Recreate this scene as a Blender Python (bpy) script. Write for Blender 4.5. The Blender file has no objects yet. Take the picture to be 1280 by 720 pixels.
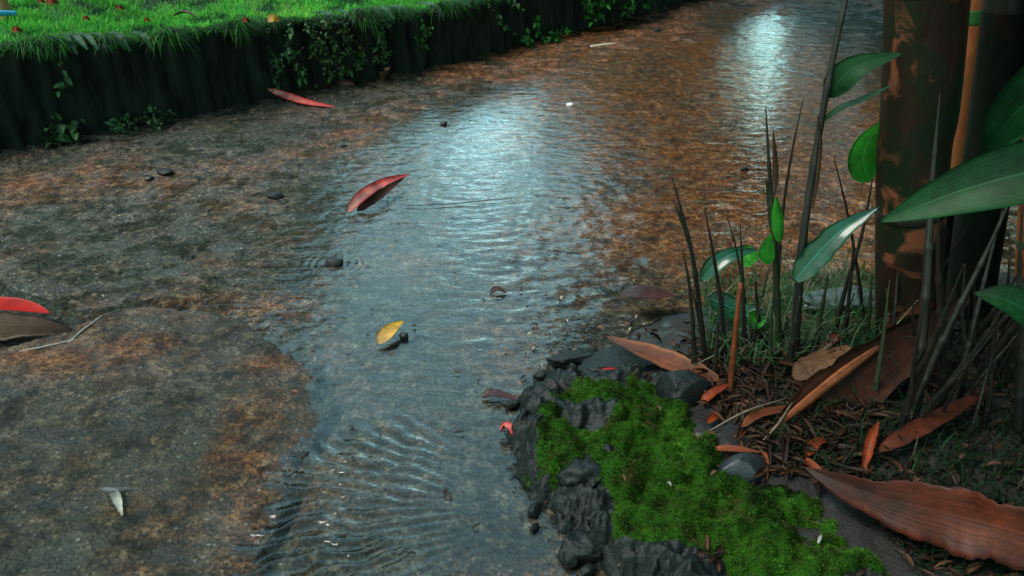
import bpy, math, random
import numpy as np
from mathutils import Vector, Matrix
R = math.radians
SC = bpy.context.scene
COL = SC.collection
rng = np.random.default_rng(7)
random.seed(7)

# ------------------------------------------------------------ camera geometry (pixels of the 1280x720 photograph -> ground)
CAMH, PITCH, F = 1.0, R(30), 1005.0
cp, sp = math.cos(PITCH), math.sin(PITCH)
def ray(px, py):
    u, v = (px-640)/F, (360-py)/F
    return Vector((u, cp+v*sp, -sp+v*cp))
def P(px, py, z=0.0):
    d = ray(px, py); t = (z-CAMH)/d.z
    return Vector((d.x*t, d.y*t, z))
def U(px, py, y):
    d = ray(px, py); t = y/d.y
    return Vector((d.x*t, y, CAMH+d.z*t))

# ------------------------------------------------------------ noise
def _hash(ix, iy, seed):
    n = (ix.astype(np.int64)*374761393 + iy.astype(np.int64)*668265263 + seed*1442695041) & 0xffffffff
    n = ((n ^ (n >> 13))*1274126177) & 0xffffffff
    n = n ^ (n >> 16)
    return n
def pnoise(x, y, seed=0):
    x = np.asarray(x, float); y = np.asarray(y, float)
    ix = np.floor(x); iy = np.floor(y); fx = x-ix; fy = y-iy
    ux = fx*fx*fx*(fx*(fx*6-15)+10); uy = fy*fy*fy*(fy*(fy*6-15)+10)
    def g(dx, dy):
        a = _hash(ix+dx, iy+dy, seed)/4294967296.0*2*np.pi
        return np.cos(a)*(fx-dx)+np.sin(a)*(fy-dy)
    a = g(0,0)*(1-ux)+g(1,0)*ux; b = g(0,1)*(1-ux)+g(1,1)*ux
    return (a*(1-uy)+b*uy)*1.5
def fbm(x, y, o=4, seed=0, gain=.5):
    s = 0; a = 1.; f = 1.
    for k in range(o):
        s = s+a*pnoise(x*f+k*17.3, y*f-k*9.1, seed+k*31); a *= gain; f *= 2.03
    return s
def sstep(a, b, x):
    t = np.clip((x-a)/(b-a), 0, 1); return t*t*(3-2*t)
def sdist(x, y, poly):
    """signed distance to a closed polygon, positive inside"""
    px = np.array([p[0] for p in poly]); py = np.array([p[1] for p in poly])
    d = np.full(x.shape, 1e9); inside = np.zeros(x.shape, bool)
    n = len(px)
    for i in range(n):
        x0, y0, x1, y1 = px[i], py[i], px[(i+1)%n], py[(i+1)%n]
        ex, ey = x1-x0, y1-y0
        t = np.clip(((x-x0)*ex+(y-y0)*ey)/(ex*ex+ey*ey+1e-12), 0, 1)
        d = np.minimum(d, np.hypot(x-x0-t*ex, y-y0-t*ey))
        c = ((y0 > y) != (y1 > y)) & (x < (x1-x0)*(y-y0)/(y1-y0+1e-15)+x0)
        inside ^= c
    return np.where(inside, d, -d)

# ------------------------------------------------------------ mesh helpers
def mesh_np(name, V, faces, mat, parent=None, smooth=True, uv=None, col=None, attrs=None):
    """faces: (n,3) or (n,4) int array, or list of such arrays"""
    me = bpy.data.meshes.new(name)
    fl = faces if isinstance(faces, list) else [faces]
    fl = [np.asarray(f, np.int32) for f in fl if len(f)]
    loops = np.concatenate([f.ravel() for f in fl]).astype(np.int32)
    cnt = np.concatenate([np.full(len(f), f.shape[1], np.int32) for f in fl])
    st = np.concatenate([[0], np.cumsum(cnt)[:-1]]).astype(np.int32)
    me.vertices.add(len(V)); me.vertices.foreach_set('co', np.asarray(V, np.float32).ravel())
    me.loops.add(len(loops)); me.loops.foreach_set('vertex_index', loops)
    me.polygons.add(len(cnt)); me.polygons.foreach_set('loop_start', st); me.polygons.foreach_set('loop_total', cnt)
    me.polygons.foreach_set('use_smooth', np.full(len(cnt), smooth, bool))
    if uv is not None:
        l = me.uv_layers.new(name='UVMap'); l.data.foreach_set('uv', np.asarray(uv, np.float32)[loops].ravel())
    if col is not None:
        c = me.color_attributes.new('tint', 'FLOAT_COLOR', 'POINT')
        cc = np.ones((len(V), 4), np.float32); cc[:, :col.shape[1]] = col
        c.data.foreach_set('color', cc.ravel())
    for k, a in (attrs or {}).items():
        c = me.attributes.new(k, 'FLOAT', 'POINT'); c.data.foreach_set('value', np.asarray(a, np.float32).ravel())
    me.update(calc_edges=True); me.validate()
    me.materials.append(mat)
    o = bpy.data.objects.new(name, me); COL.objects.link(o)
    if parent is not None: o.parent = parent
    return o
def grid_faces(nu, nv):
    i = np.arange(nu-1)[:, None]*nv + np.arange(nv-1)[None, :]
    i = i.ravel()
    return np.stack([i, i+nv, i+nv+1, i+1], 1)
def tag(o, label=None, cat=None, group=None, kind=None):
    if label: o['label'] = label
    if cat: o['category'] = cat
    if group: o['group'] = group
    if kind: o['kind'] = kind
    return o
def empty(name, loc=(0,0,0)):
    o = bpy.data.objects.new(name, None); COL.objects.link(o); o.location = loc; o.empty_display_size = .05
    return o
def recenter(o):
    """move a mesh's origin to its base centre"""
    me = o.data; n = len(me.vertices); v = np.empty(n*3, np.float32); me.vertices.foreach_get('co', v); v = v.reshape(-1, 3)
    c = np.array([(v[:,0].min()+v[:,0].max())/2, (v[:,1].min()+v[:,1].max())/2, v[:,2].min()], np.float32)
    me.vertices.foreach_set('co', (v-c).ravel()); me.update()
    o.location = Vector(c.tolist())
    for ch in o.children: ch.location = ch.location-Vector(c.tolist())
    return o
def resample(pts, n):
    """Catmull-Rom through pts"""
    p = np.array([list(q) for q in pts], float)
    if len(p) == 2: t = np.linspace(0, 1, n)[:, None]; return p[0]*(1-t)+p[1]*t
    e = np.vstack([2*p[0]-p[1], p, 2*p[-1]-p[-2]])
    out = []
    for t in np.linspace(0, len(p)-1-1e-9, n):
        i = int(t); f = t-i; a, b, c, d = e[i], e[i+1], e[i+2], e[i+3]
        out.append(.5*((2*b)+(-a+c)*f+(2*a-5*b+4*c-d)*f*f+(-a+3*b-3*c+d)*f**3))
    return np.array(out)
def frames(c, hint=(0,0,1)):
    t = np.gradient(c, axis=0); t /= np.linalg.norm(t, axis=1)[:, None]+1e-12
    h = np.broadcast_to(np.array(hint, float), t.shape)
    s = np.cross(t, h); s /= np.linalg.norm(s, axis=1)[:, None]+1e-9
    n = np.cross(s, t)
    return t, s, n
def tube_np(pts, rad, n=24, k=10, hint=(.3,.9,.1), closed_ends=True):
    c = resample(pts, n)
    if callable(rad): r = np.array([rad(t) for t in np.linspace(0,1,n)])
    else: r = np.interp(np.linspace(0,1,n), np.linspace(0,1,len(rad)), rad)
    t, s, nn = frames(c, hint)
    a = np.linspace(0, 2*np.pi, k, endpoint=False)
    V = c[:,None,:]+r[:,None,None]*(np.cos(a)[None,:,None]*s[:,None,:]+np.sin(a)[None,:,None]*nn[:,None,:])
    V = V.reshape(-1,3)
    i = np.arange(n-1)[:,None]*k; j = np.arange(k)[None,:]; j2 = (j+1)%k
    Fq = np.stack([(i+j), (i+j2), (i+k+j2), (i+k+j)], -1).reshape(-1,4)
    uv = np.stack([np.tile(a/(2*np.pi), n), np.repeat(np.linspace(0,1,n), k)], 1)
    if closed_ends:
        V = np.vstack([V, c[0], c[-1]]); b = len(V)-2
        jj = np.arange(k); T = np.concatenate([np.stack([(jj+1)%k, jj, np.full(k,b)],1), np.stack([(n-1)*k+jj, (n-1)*k+(jj+1)%k, np.full(k,b+1)],1)])
        uv = np.vstack([uv, [[.5,0],[.5,1]]])
        return V, [Fq, T], uv
    return V, [Fq], uv
class MB:
    def __init__(s): s.V=[]; s.Q=[]; s.T=[]; s.uv=[]; s.c=[]; s.n=0
    def add(s, V, Fs, uv, tint=(1,1,1)):
        for f in Fs:
            f = np.asarray(f)
            if len(f): (s.Q if f.shape[1]==4 else s.T).append(f+s.n)
        s.V.append(V); s.uv.append(uv if uv is not None else np.zeros((len(V),2))); s.c.append(np.tile(np.array(tint,float)[None,:], (len(V),1)) if np.ndim(tint)==1 else tint); s.n += len(V)
    def build(s, name, mat, parent=None, smooth=True):
        Fs = []
        if s.Q: Fs.append(np.concatenate(s.Q))
        if s.T: Fs.append(np.concatenate(s.T))
        return mesh_np(name, np.concatenate(s.V), Fs, mat, parent, smooth, np.concatenate(s.uv), np.concatenate(s.c))
def leaf_np(pts, width, hint=(0,0,1), fold=.25, curl=0.0, roll=0.0, n=26, m=9, peak=.38, blunt=.0, wav=.0, seed=0, thick=.0006, droop=0, tw=0.0):
    """blade along pts; cross-section folded (V), curled and given a thickness"""
    c = resample(pts, n); t, s, nn = frames(c, hint)
    v = np.linspace(0, 1, n)
    prof = (np.clip(v,0,1)**.62)*(np.clip(1-v,0,1)**.95)
    pk = peak**.62*(1-peak)**.95 if False else prof.max()
    prof = prof/pk
    if blunt: prof = np.maximum(prof, blunt*np.sqrt(np.clip(1-(2*v-1)**8,0,1)))
    w = width*prof/2
    a = roll+tw*v
    s2 = s*np.cos(a)[:,None]+nn*np.sin(a)[:,None]; n2 = -s*np.sin(a)[:,None]+nn*np.cos(a)[:,None]
    u = np.linspace(-1, 1, m)
    U_ = u[None,:]*np.ones((n,1))
    if abs(curl) > 1e-3:
        ang = U_*curl; X = np.sin(ang)/curl; Z = (1-np.cos(ang))/curl
    else: X = U_; Z = U_*0
    Z = Z+fold*(np.abs(U_))
    rg = np.random.default_rng(seed+11)
    if wav:
        ph = rg.random()*6
        Z = Z+wav*np.sin(v[:,None]*11+ph+U_*1.3)*np.abs(U_)+wav*.6*np.sin(v[:,None]*27+ph*2)*U_**2*np.sign(U_)
        jag = 1+.05*np.sin(v[:,None]*31+ph)+.04*rg.normal(size=(n,1))
        X = X*jag
    V = c[:,None,:]+w[:,None,None]*(X[:,:,None]*s2[:,None,:]+Z[:,:,None]*n2[:,None,:])
    top = V+n2[:,None,:]*thick/2; bot = V-n2[:,None,:]*thick/2
    nv = n*m
    VV = np.concatenate([top.reshape(-1,3), bot.reshape(-1,3)])
    g = grid_faces(n, m)
    sides = []
    idx = np.arange(nv).reshape(n, m)
    ring = np.concatenate([idx[:,0], idx[-1,1:], idx[-2::-1,-1], idx[0,-2:0:-1]])
    r2 = np.roll(ring,-1)
    sides = np.stack([ring, r2, r2+nv, ring+nv],1)
    uv = np.stack([(U_*.5+.5).ravel(), np.repeat(v, m)],1); uv = np.vstack([uv, uv])
    return VV, [g, g[:, ::-1]+nv, sides], uv

# ------------------------------------------------------------ node helper
class NT:
    def __init__(s, name):
        s.m = bpy.data.materials.new(name); s.m.use_nodes = True; s.t = s.m.node_tree; s.t.nodes.clear()
        s.out = s.t.nodes.new('ShaderNodeOutputMaterial')
    def n(s, typ, props=None, **inp):
        nd = s.t.nodes.new('ShaderNode'+typ)
        for k, v in (props or {}).items(): setattr(nd, k, v)
        for k, v in inp.items():
            key = int(k[1:]) if k[0]=='_' and k[1:].isdigit() else k.replace('_', ' ')
            sock = nd.inputs[key]
            if isinstance(v, bpy.types.NodeSocket): s.t.links.new(v, sock)
            elif isinstance(v, bpy.types.Node): s.t.links.new(v.outputs[0], sock)
            else:
                if hasattr(sock.default_value, '__len__') and len(sock.default_value)==4 and len(v)==3: v = (*v, 1)
                sock.default_value = v
        return nd
    def ramp(s, fac, stops, interp='LINEAR'):
        nd = s.t.nodes.new('ShaderNodeValToRGB'); nd.color_ramp.interpolation = interp
        e = nd.color_ramp.elements
        while len(e) < len(stops): e.new(.5)
        for el, (p, c) in zip(e, stops):
            el.position = p; el.color = (*c, 1) if len(c)==3 else c
        s.t.links.new(fac if isinstance(fac, bpy.types.NodeSocket) else fac.outputs[0], nd.inputs[0])
        return nd.outputs[0]
    def mix(s, fac, a, b, blend='MIX'):
        nd = s.t.nodes.new('ShaderNodeMix'); nd.data_type = 'RGBA'; nd.blend_type = blend
        for key, v in ((0, fac), (6, a), (7, b)):
            if isinstance(v, bpy.types.NodeSocket): s.t.links.new(v, nd.inputs[key])
            elif isinstance(v, (int, float)) : nd.inputs[key].default_value = v if key == 0 else (v,v,v,1)
            else: nd.inputs[key].default_value = (*v, 1)
        return nd.outputs[2]
    def math(s, op, a, b=0.0, c=0.0, clamp=False):
        nd = s.t.nodes.new('ShaderNodeMath'); nd.operation = op; nd.use_clamp = clamp
        for i, v in enumerate((a, b, c)):
            if isinstance(v, bpy.types.NodeSocket): s.t.links.new(v, nd.inputs[i])
            else: nd.inputs[i].default_value = v
        return nd.outputs[0]
    def coord(s): return s.t.nodes.new('ShaderNodeTexCoord').outputs['Object']
    def geo(s): return s.t.nodes.new('ShaderNodeNewGeometry').outputs['Position']
    def noise(s, vec, scale, detail=4, rough=.55, dist=0.0, out=0, sc=None):
        if sc: vec = s.n('Mapping', None, Vector=vec, Scale=sc).outputs[0]
        nd = s.n('TexNoise', None, Vector=vec, Scale=scale, Detail=detail, Roughness=rough, Distortion=dist)
        return nd.outputs[out]
    def attr(s, name): 
        nd = s.t.nodes.new('ShaderNodeAttribute'); nd.attribute_name = name; return nd
    def bump(s, h, strength=.5, dist=.01, normal=None):
        kw = dict(Height=h, Strength=strength, Distance=dist)
        if normal is not None: kw['Normal'] = normal
        return s.n('Bump', None, **kw).outputs[0]
    def bsdf(s, **kw):
        b = s.n('BsdfPrincipled', None, **kw); s.t.links.new(b.outputs[0], s.out.inputs[0]); return b

def mat_simple(name, c1, c2, scale=30, rough=.5, bumpd=.002, bscale=None, coat=0.0, spec=.5, stretch=None):
    t = NT(name); g = t.geo()
    nz = t.noise(g, scale, 6, .6, sc=stretch)
    col = t.ramp(nz, [(.3, c1), (.7, c2)])
    b2 = t.noise(g, bscale or scale*3, 5, .65, sc=stretch)
    t.bsdf(Base_Color=col, Roughness=rough, Normal=t.bump(b2, .7, bumpd), Coat_Weight=coat, Coat_Roughness=.12, Specular_IOR_Level=spec)
    return t.m

def mat_leaf(name, base, tip, edge=None, vein=None, spots=None, spotc=(.03,.015,.01), rough=.35, spotamt=.6, coat=.3, veinscale=26, trans=.15, tint=False):
    t = NT(name)
    uv = t.t.nodes.new('ShaderNodeTexCoord').outputs['UV']; g = t.coord()
    sep = t.n('SeparateXYZ', None, Vector=uv)
    u, v = sep.outputs[0], sep.outputs[1]
    nz = t.noise(g, 25, 5, .6)
    vv = t.math('ADD', v, t.math('MULTIPLY', t.math('SUBTRACT', nz, .5), .5))
    col = t.ramp(vv, [(.1, base), (.9, tip)])
    du = t.math('ABSOLUTE', t.math('SUBTRACT', u, .5))
    if edge: col = t.mix(t.ramp(du, [(.25,(0,0,0)),(.5,(1,1,1))]), col, edge)
    strk = t.noise(uv, 1, 5, .65, sc=(veinscale*1.6, 1.6, 1))
    wv = t.n('TexWave', dict(wave_type='BANDS', bands_direction='X'), Vector=uv, Scale=veinscale/6.0, Distortion=.6, Detail=1.0).outputs[1]
    col = t.mix(t.ramp(strk, [(.38,(.0,)*3),(.62,(.8 if trans < .18 else .3,)*3)]), col, t.mix(1.0, col, (.38,.36,.32), 'MULTIPLY'))
    col = t.mix(1.0, col, t.ramp(t.noise(g, 16, 6, .7), [(.32,(.35,.32,.30)),(.6,(1.1,1.1,1.1))]), 'MULTIPLY')
    mid = t.ramp(du, [(.0,(1,1,1)),(.035,(0,0,0))])
    if vein: col = t.mix(t.math('MULTIPLY', mid, .7), col, vein)
    if spots:
        s1 = t.noise(g, spots*.6, 5, .7, .2)
        col = t.mix(t.ramp(s1, [(.48,(0,0,0)),(.70,(spotamt,)*3)]), col, spotc)
    if trans < .18 and not tint: col = t.mix(t.ramp(t.noise(g, 9, 6, .65, .5), [(.46,(0,)*3),(.62,(.75,)*3)]), col, t.mix(1.0, col, (.30,.42,.55), 'MULTIPLY'))
    if tint: col = t.mix(1.0, col, t.attr('tint').outputs[0], 'MULTIPLY')
    h = t.math('ADD', t.math('MULTIPLY', wv, .5), t.math('MULTIPLY', mid, -1.2))
    h = t.math('ADD', h, t.math('MULTIPLY', strk, .8))
    nrm = t.bump(h, .3, .0010)
    b = t.bsdf(Base_Color=col, Roughness=rough+.1, Normal=nrm, Coat_Weight=coat if coat > .5 else coat*.15, Coat_Roughness=.15, Specular_IOR_Level=.22)
    if trans:
        tr = t.n('BsdfTranslucent', None, Color=col, Normal=nrm)
        mx = t.n('MixShader', None, _0=trans, _1=b.outputs[0], _2=tr.outputs[0])
        t.t.links.new(mx.outputs[0], t.out.inputs[0])
    return t.m

# ------------------------------------------------------------ shapes of the place, in metres
SLAB = [P(*q) for q in [(-700,520),(-200,470),(0,442),(60,424),(130,398),(190,388),(250,387),(300,402),(350,432),(398,462),(405,500),(392,550),(362,610),(340,670),(325,740),(300,900),(200,1600),(-2500,1600)]]
BED = [P(*q) for q in [(700,470),(760,448),(800,405),(860,388),(935,398),(1000,418),(1060,418),(1100,395),(1190,350),(1300,330),(1700,300),(2600,420),(2600,1800),(1000,1800),(900,900),(840,700),(740,600)]]
SLABa = [(p.x,p.y) for p in SLAB]; BEDa = [(p.x,p.y) for p in BED]
RISE = 0.075
def bed_z(x, y):
    d = sdist(x, y, BEDa)+.012*fbm(x*14, y*14, 3, 5)
    h = RISE*sstep(-.01, .22, d)+.05*sstep(.2, .9, d)
    return -.03+.03*sstep(-.03, 0, d)+h+.008*fbm(x*18, y*18, 4, 9)*sstep(0,.1,d)+.012*pnoise(x*6,y*6,77)*sstep(0.05,.2,d)
def gauss(x, y, lst):
    s = np.zeros(x.shape)
    for (px, py, rx, ry, a) in lst:
        c = P(px, py); e = P(px+rx, py); f = P(px, py-ry)
        sx = abs(e.x-c.x); sy = abs(f.y-c.y)
        s = s+a*np.exp(-(((x-c.x)/sx)**2+((y-c.y)/sy)**2))
    return s
WALLPX = [(0,187),(130,163),(250,141),(330,121),(440,101),(520,86),(600,68),(700,42),(800,18),(860,0)]
WB = [P(*q) for q in WALLPX]
d0 = (WB[0]-WB[2]).normalized(); d1 = (WB[-1]-WB[-3]).normalized()
WB = [WB[0]+d0*5, WB[0]+d0*1.5]+WB+[WB[-1]+d1*2+Vector((.5,0,0)), WB[-1]+d1*9+Vector((4.5,0,0))]
wc = resample(WB, 900)
wc[:,2] = 0
cum = np.concatenate([[0], np.cumsum(np.linalg.norm(np.diff(wc, axis=0), axis=1))])
def wtop_of(x): return np.interp(x, [-3,-1.9,-.8,-.4,0,1.5], [.37,.355,.285,.265,.265,.28])

def ground_depth(x, y):
    """pavement height: 0 is the water surface"""
    slab = sdist(x, y, SLABa)+.030*fbm(x*7, y*7, 6, 21, .65)*(.45+.55*sstep(-.7,-.35,x))
    wx = np.interp(y, wc[:,1][::1], wc[:,0]) if False else None
    stream = gauss(x, y, [(560,230,120,55,1.0),(600,330,170,60,1.0),(560,420,120,60,1.0),(540,520,130,70,1.0),(520,620,150,90,1.0),(560,720,220,90,1.1),(760,300,110,50,.9),(900,130,220,60,.6),(700,250,80,60,.7),(800,190,160,40,.6),(600,145,50,26,1.0),(940,50,34,36,.9),(1000,60,170,40,.5),(680,420,70,60,1.0)])
    stream = np.clip(stream, 0, 1.15)
    stream = stream*(1+.55*fbm(x*2.6, y*3.4, 3, 33))-.45*gauss(x, y, [(500,325,60,14,1.0),(640,305,40,8,.8),(330,205,40,12,.5),(430,480,60,14,.6),(700,205,50,8,.6)])
    z = .0012-.0100*stream
    z = z+.0036*fbm(x*8, y*11, 6, 3, .68)*(1-.35*stream)+.0012*pnoise(x*60,y*60,8)
    z = z-.030*np.exp(-((slab+.012)/.014)**2)*sstep(.1,-.1,x)-.006*np.exp(-((slab+.03)/.03)**2)
    flank = sstep(-.62, -.30, x)*sstep(1.62, 1.40, y)
    z = z*(1-sstep(-.01,.02,slab))+sstep(-.004, .010, slab)*(.0115+.0035*fbm(x*5,y*5,5,13,.6)-.0145*flank*sstep(.16,0,slab))
    # slab sinks under thin water toward its right flank
    return z, slab
# ------------------------------------------------------------ pavement: one sheet out to the horizon, denser near the camera
def axis(near0, near1, step, far0, far1, grow=1.09):
    a = list(np.arange(near0, near1, step)); s = step; x = near1
    while x < far1: a.append(x); s *= grow; x += s
    a.append(far1); s = step; x = near0; b = []
    while x > far0: s *= grow; x -= s; b.append(max(x, far0))
    return np.array(sorted(set(b))+a)
xs = axis(-1.5, 1.7, .006, -70, 70, 1.07)
ys = [.5]; s = .0055
while ys[-1] < 7: ys.append(ys[-1]+s); s *= 1.0042
while ys[-1] < 90: ys.append(ys[-1]+s); s *= 1.12
ys = np.array([-60,-20,-8,-4,-2,-1,-.5,-.1,.2,.4]+ys)
X, Y = np.meshgrid(xs, ys, indexing='ij')
Z, slabd = ground_depth(X, Y)
far = sstep(6, 14, np.hypot(X, Y)); Z = Z*(1-far)+.002*far
bedd = sdist(X, Y, BEDa); Z = Z-.05*sstep(.02, .12, bedd)
orange = gauss(X, Y, [(20,238,70,26,.9),(240,212,90,16,.5),(395,190,45,14,1.0),(150,232,60,16,.4),(340,265,50,18,.5),(700,120,50,30,1.0),(690,75,70,16,.9),(770,50,80,12,.9),(880,60,30,50,1.0),(990,45,40,30,.8),(560,88,60,12,.7),(850,265,110,22,1.0),(960,285,90,22,1.2),(900,330,60,18,.8),(740,205,60,12,.6),(1050,235,50,30,1.0),(820,160,90,20,.8),(980,120,80,25,.7),(650,165,50,16,.6),(930,200,60,14,.6),(1060,120,50,30,.5),(640,310,40,22,.35),(520,330,60,18,.35),(340,380,110,20,.9),(430,350,40,18,.4),(90,460,120,28,1.0),(180,440,70,14,.6),(10,455,60,14,.6),(290,690,40,60,.7),(270,560,60,26,.3),(90,560,40,30,.5),(500,620,80,22,.35),(330,460,40,12,.5),(200,250,120,20,.4),(440,300,40,18,.4)])
orange = orange*(.55+.45*sstep(-.3,.1,X)*sstep(1.9,2.3,Y))+gauss(X,Y,[(870,110,330,120,.75),(940,275,190,45,.6)])+.35*fbm(X*3.1, Y*2.2, 5, 40, .6)*(1-far)
algae_shade = gauss(X, Y, [(280,170,130,16,.9),(60,300,110,30,.5),(120,330,120,26,.6),(400,260,60,34,.5),(420,240,30,40,.6),(620,75,60,10,.5),(440,130,90,12,.8),(300,290,90,26,.7),(380,500,60,50,.5),(220,560,160,60,.5),(340,440,60,20,.4),(60,700,120,40,.6),(600,110,70,10,.6),(680,160,40,14,.5)])
algae_shade = algae_shade+.4*fbm(X*2.7+9, Y*2.2, 5, 60, .6)
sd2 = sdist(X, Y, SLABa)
algae_shade = algae_shade+1.6*np.exp(-((sd2+.008)/.011)**2)*sstep(-.15,-.4,X)  # shadow line along the slab edge, painted into the colour
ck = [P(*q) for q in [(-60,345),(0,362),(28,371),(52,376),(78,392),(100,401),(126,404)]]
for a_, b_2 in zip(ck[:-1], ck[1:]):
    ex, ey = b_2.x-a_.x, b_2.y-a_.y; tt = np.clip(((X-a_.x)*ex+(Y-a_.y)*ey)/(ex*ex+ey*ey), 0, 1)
    dk = np.exp(-(np.hypot(X-a_.x-tt*ex, Y-a_.y-tt*ey)/.007)**2); algae_shade = np.maximum(algae_shade, 1.8*dk); V_cut = dk; Z = Z-.012*dk  # crack cut in, with the same dark line painted over it
pale = gauss(X, Y, [(470,330,60,22,.7),(600,300,60,22,.5),(760,330,60,20,.3),(110,270,50,20,.4),(180,180,80,14,.3),(60,480,40,12,.7),(900,340,90,22,.6),(1010,150,60,20,.4),(420,205,30,16,.5),(230,480,50,20,.3),(500,460,60,20,.3)])+.35*fbm(X*5, Y*3.2, 5, 90, .6)
V = np.stack([X, Y, Z], -1).reshape(-1, 3)
slabm = sstep(0, .015, slabd)
colr = np.stack([np.clip(orange,0,1).ravel(), np.clip(algae_shade,0,1).ravel(), np.clip(pale,0,1).ravel()], 1)

t = NT('wet_pavement'); g = t.geo(); a = t.attr('tint').outputs[0]; sepc = t.n('SeparateColor', None, Color=a)
o_, al_, pa_ = sepc.outputs[0], sepc.outputs[1], sepc.outputs[2]
sl_ = t.attr('slab').outputs[2]
n1 = t.noise(g, 9, 8, .7); n2 = t.noise(g, 34, 8, .72); n3 = t.noise(g, 105, 5, .75); n4 = t.noise(g, 300, 3, .7)
nst = t.noise(g, 16, 8, .72, .6, sc=(.55, 1, 1))
base = t.ramp(n2, [(.38,(.006,.008,.006)),(.48,(.038,.033,.020)),(.58,(.12,.092,.052)),(.67,(.32,.25,.17))])
fo = t.math('MULTIPLY', o_, t.ramp(nst, [(.36,(.12,)*3),(.56,(1,)*3)]), clamp=True)
orc = t.ramp(n2, [(.36,(.05,.014,.005)),(.50,(.30,.080,.016)),(.66,(.66,.26,.07))])
base = t.mix(t.ramp(fo, [(.05,(0,)*3),(.75,(.92,)*3)]), base, orc)
fa = t.math('MULTIPLY', al_, t.math('MAXIMUM', t.ramp(n1, [(.38,(.1,)*3),(.58,(1,)*3)]), t.attr('edge_shade').outputs[2]), clamp=True)
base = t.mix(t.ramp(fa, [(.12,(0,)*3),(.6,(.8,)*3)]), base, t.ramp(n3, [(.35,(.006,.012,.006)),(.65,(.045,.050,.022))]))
fp = t.math('MULTIPLY', pa_, t.ramp(n2, [(.42,(.05,)*3),(.60,(1,)*3)]), clamp=True)
base = t.mix(t.math('MULTIPLY', fp, .65), base, (.22,.22,.20))
base = t.mix(t.ramp(n3, [(.40,(.95,)*3),(.54,(0,)*3)]), base, (.006,.008,.007))
vor = t.n('TexVoronoi', dict(feature='F1'), Vector=t.n('VectorMath', dict(operation='ADD'), _0=g, _1=t.noise(g, 60, 2, .5, out=1)).outputs[0] if False else g, Scale=110.0, Randomness=1.0)
agg = t.ramp(vor.outputs[0], [(.22,(1,)*3),(.50,(0,)*3)])
vc = t.n('SeparateColor', None, Color=vor.outputs[1])
pick = t.ramp(vc.outputs[0], [(.76,(0,)*3),(.92,(1,)*3)])
spk = t.math('MULTIPLY', t.math('MULTIPLY', agg, pick), t.ramp(n1, [(.4,(.25,)*3),(.6,(1,)*3)]))
base = t.mix(t.math('MULTIPLY', spk, t.math('SUBTRACT', .60, t.math('MULTIPLY', t.attr('deep').outputs[2], .36))), base, t.mix(vc.outputs[1], (.50,.50,.44), (.36,.22,.13)))
hh = t.math('ADD', t.math('MULTIPLY', n3, .8), t.math('MULTIPLY', agg, .35)); hh = t.math('ADD', hh, t.math('MULTIPLY', n2, 1.6)); hh = t.math('ADD', hh, t.math('MULTIPLY', n4, .25))
base = t.mix(t.math('MULTIPLY', sl_, 1.0), base, t.mix(1.0, base, (.66,.64,.58), 'MULTIPLY'))
nrm = t.bump(hh, .8, .010)
t.bsdf(Base_Color=base, Roughness=.42, Specular_IOR_Level=.28, Normal=nrm, Coat_Weight=t.ramp(n1, [(.42,(.05,)*3),(.58,(.9,)*3)]), Coat_Roughness=.06, Coat_Normal=t.bump(hh, .7, .010))
pave_m = t.m
pave = mesh_np('pavement', V, grid_faces(len(xs), len(ys)), pave_m, col=colr, attrs={'edge_shade': np.clip(1.5*np.exp(-((sd2+.008)/.013)**2)*sstep(-.15,-.4,X),0,1).ravel(), 'slab': slabm.ravel(), 'deep': sstep(-.002,-.009,Z).ravel()})  # includes the strip mask for the shadow painted along the slab edge
pave['kind'] = 'structure'

# ------------------------------------------------------------ water: a rippled sheet over the low parts of the pavement
wxs = np.arange(-2.6, 2.6, .0055)
wys = [.55]; s = .0045
while wys[-1] < 9: wys.append(wys[-1]+s); s *= 1.0042
wys = np.array(wys)
X, Y = np.meshgrid(wxs, wys, indexing='ij')
c0 = P(700, 640); th = np.arctan2(Y-c0.y, c0.x-X); rr = np.hypot(X-c0.x, Y-c0.y)
warp = fbm(X*6, Y*6, 3, 200)
fan = np.sin(th*74+warp*2.2+3*fbm(X*14,Y*14,2,201))*rr/.35
fanm = gauss(X, Y, [(460,600,110,60,1.0),(400,690,130,40,1.0),(480,650,130,50,.8),(520,560,80,40,.6)])
Z = .0028*fan*np.clip(fanm,0,1)
yy = Y+.020*fbm(X*4,Y*5,3,210)
midm = np.clip(gauss(X, Y, [(780,270,130,60,1.0),(720,350,130,50,1.0),(880,320,80,40,1.0),(640,300,80,40,.5)]),0,1)
rid = 1-np.abs(pnoise(X*7+.6*np.sin(yy*9), yy*34, 215))*1.6
rid2 = 1-np.abs(pnoise(X*14+3, yy*66, 216))*1.6
Z = Z+midm*(.0034*rid**2+.0012*rid2**2)
lowm = np.clip(gauss(X, Y, [(560,230,150,60,.8),(560,430,200,60,.7),(420,200,200,60,.4)]),0,1)
Z = Z+(.0006+.0006*lowm)*fbm(X*14, Y*26, 4, 220, .6)
Z = Z+.0008*fbm(X*7, Y*22, 3, 230)*sstep(2.2, 4, Y)
sl = sdist(X, Y, SLABa)
edge = np.exp(-((sl+.02)/.03)**2)*(X < .0)
Z = Z+.0012*edge*np.abs(fbm(X*22, Y*22, 3, 240))
# rings around what stands in the stream
for (px, py, a0) in [(418,330,1.0),(497,418,.8),(470,250,.6)]:
    q = P(px, py); r_ = np.hypot(X-q.x, (Y-q.y)); Z = Z+a0*.0008*np.sin(r_*330)*np.exp(-(r_/.09)**2)*sstep(.005,.03,r_)
Z = Z+.0005
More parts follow.
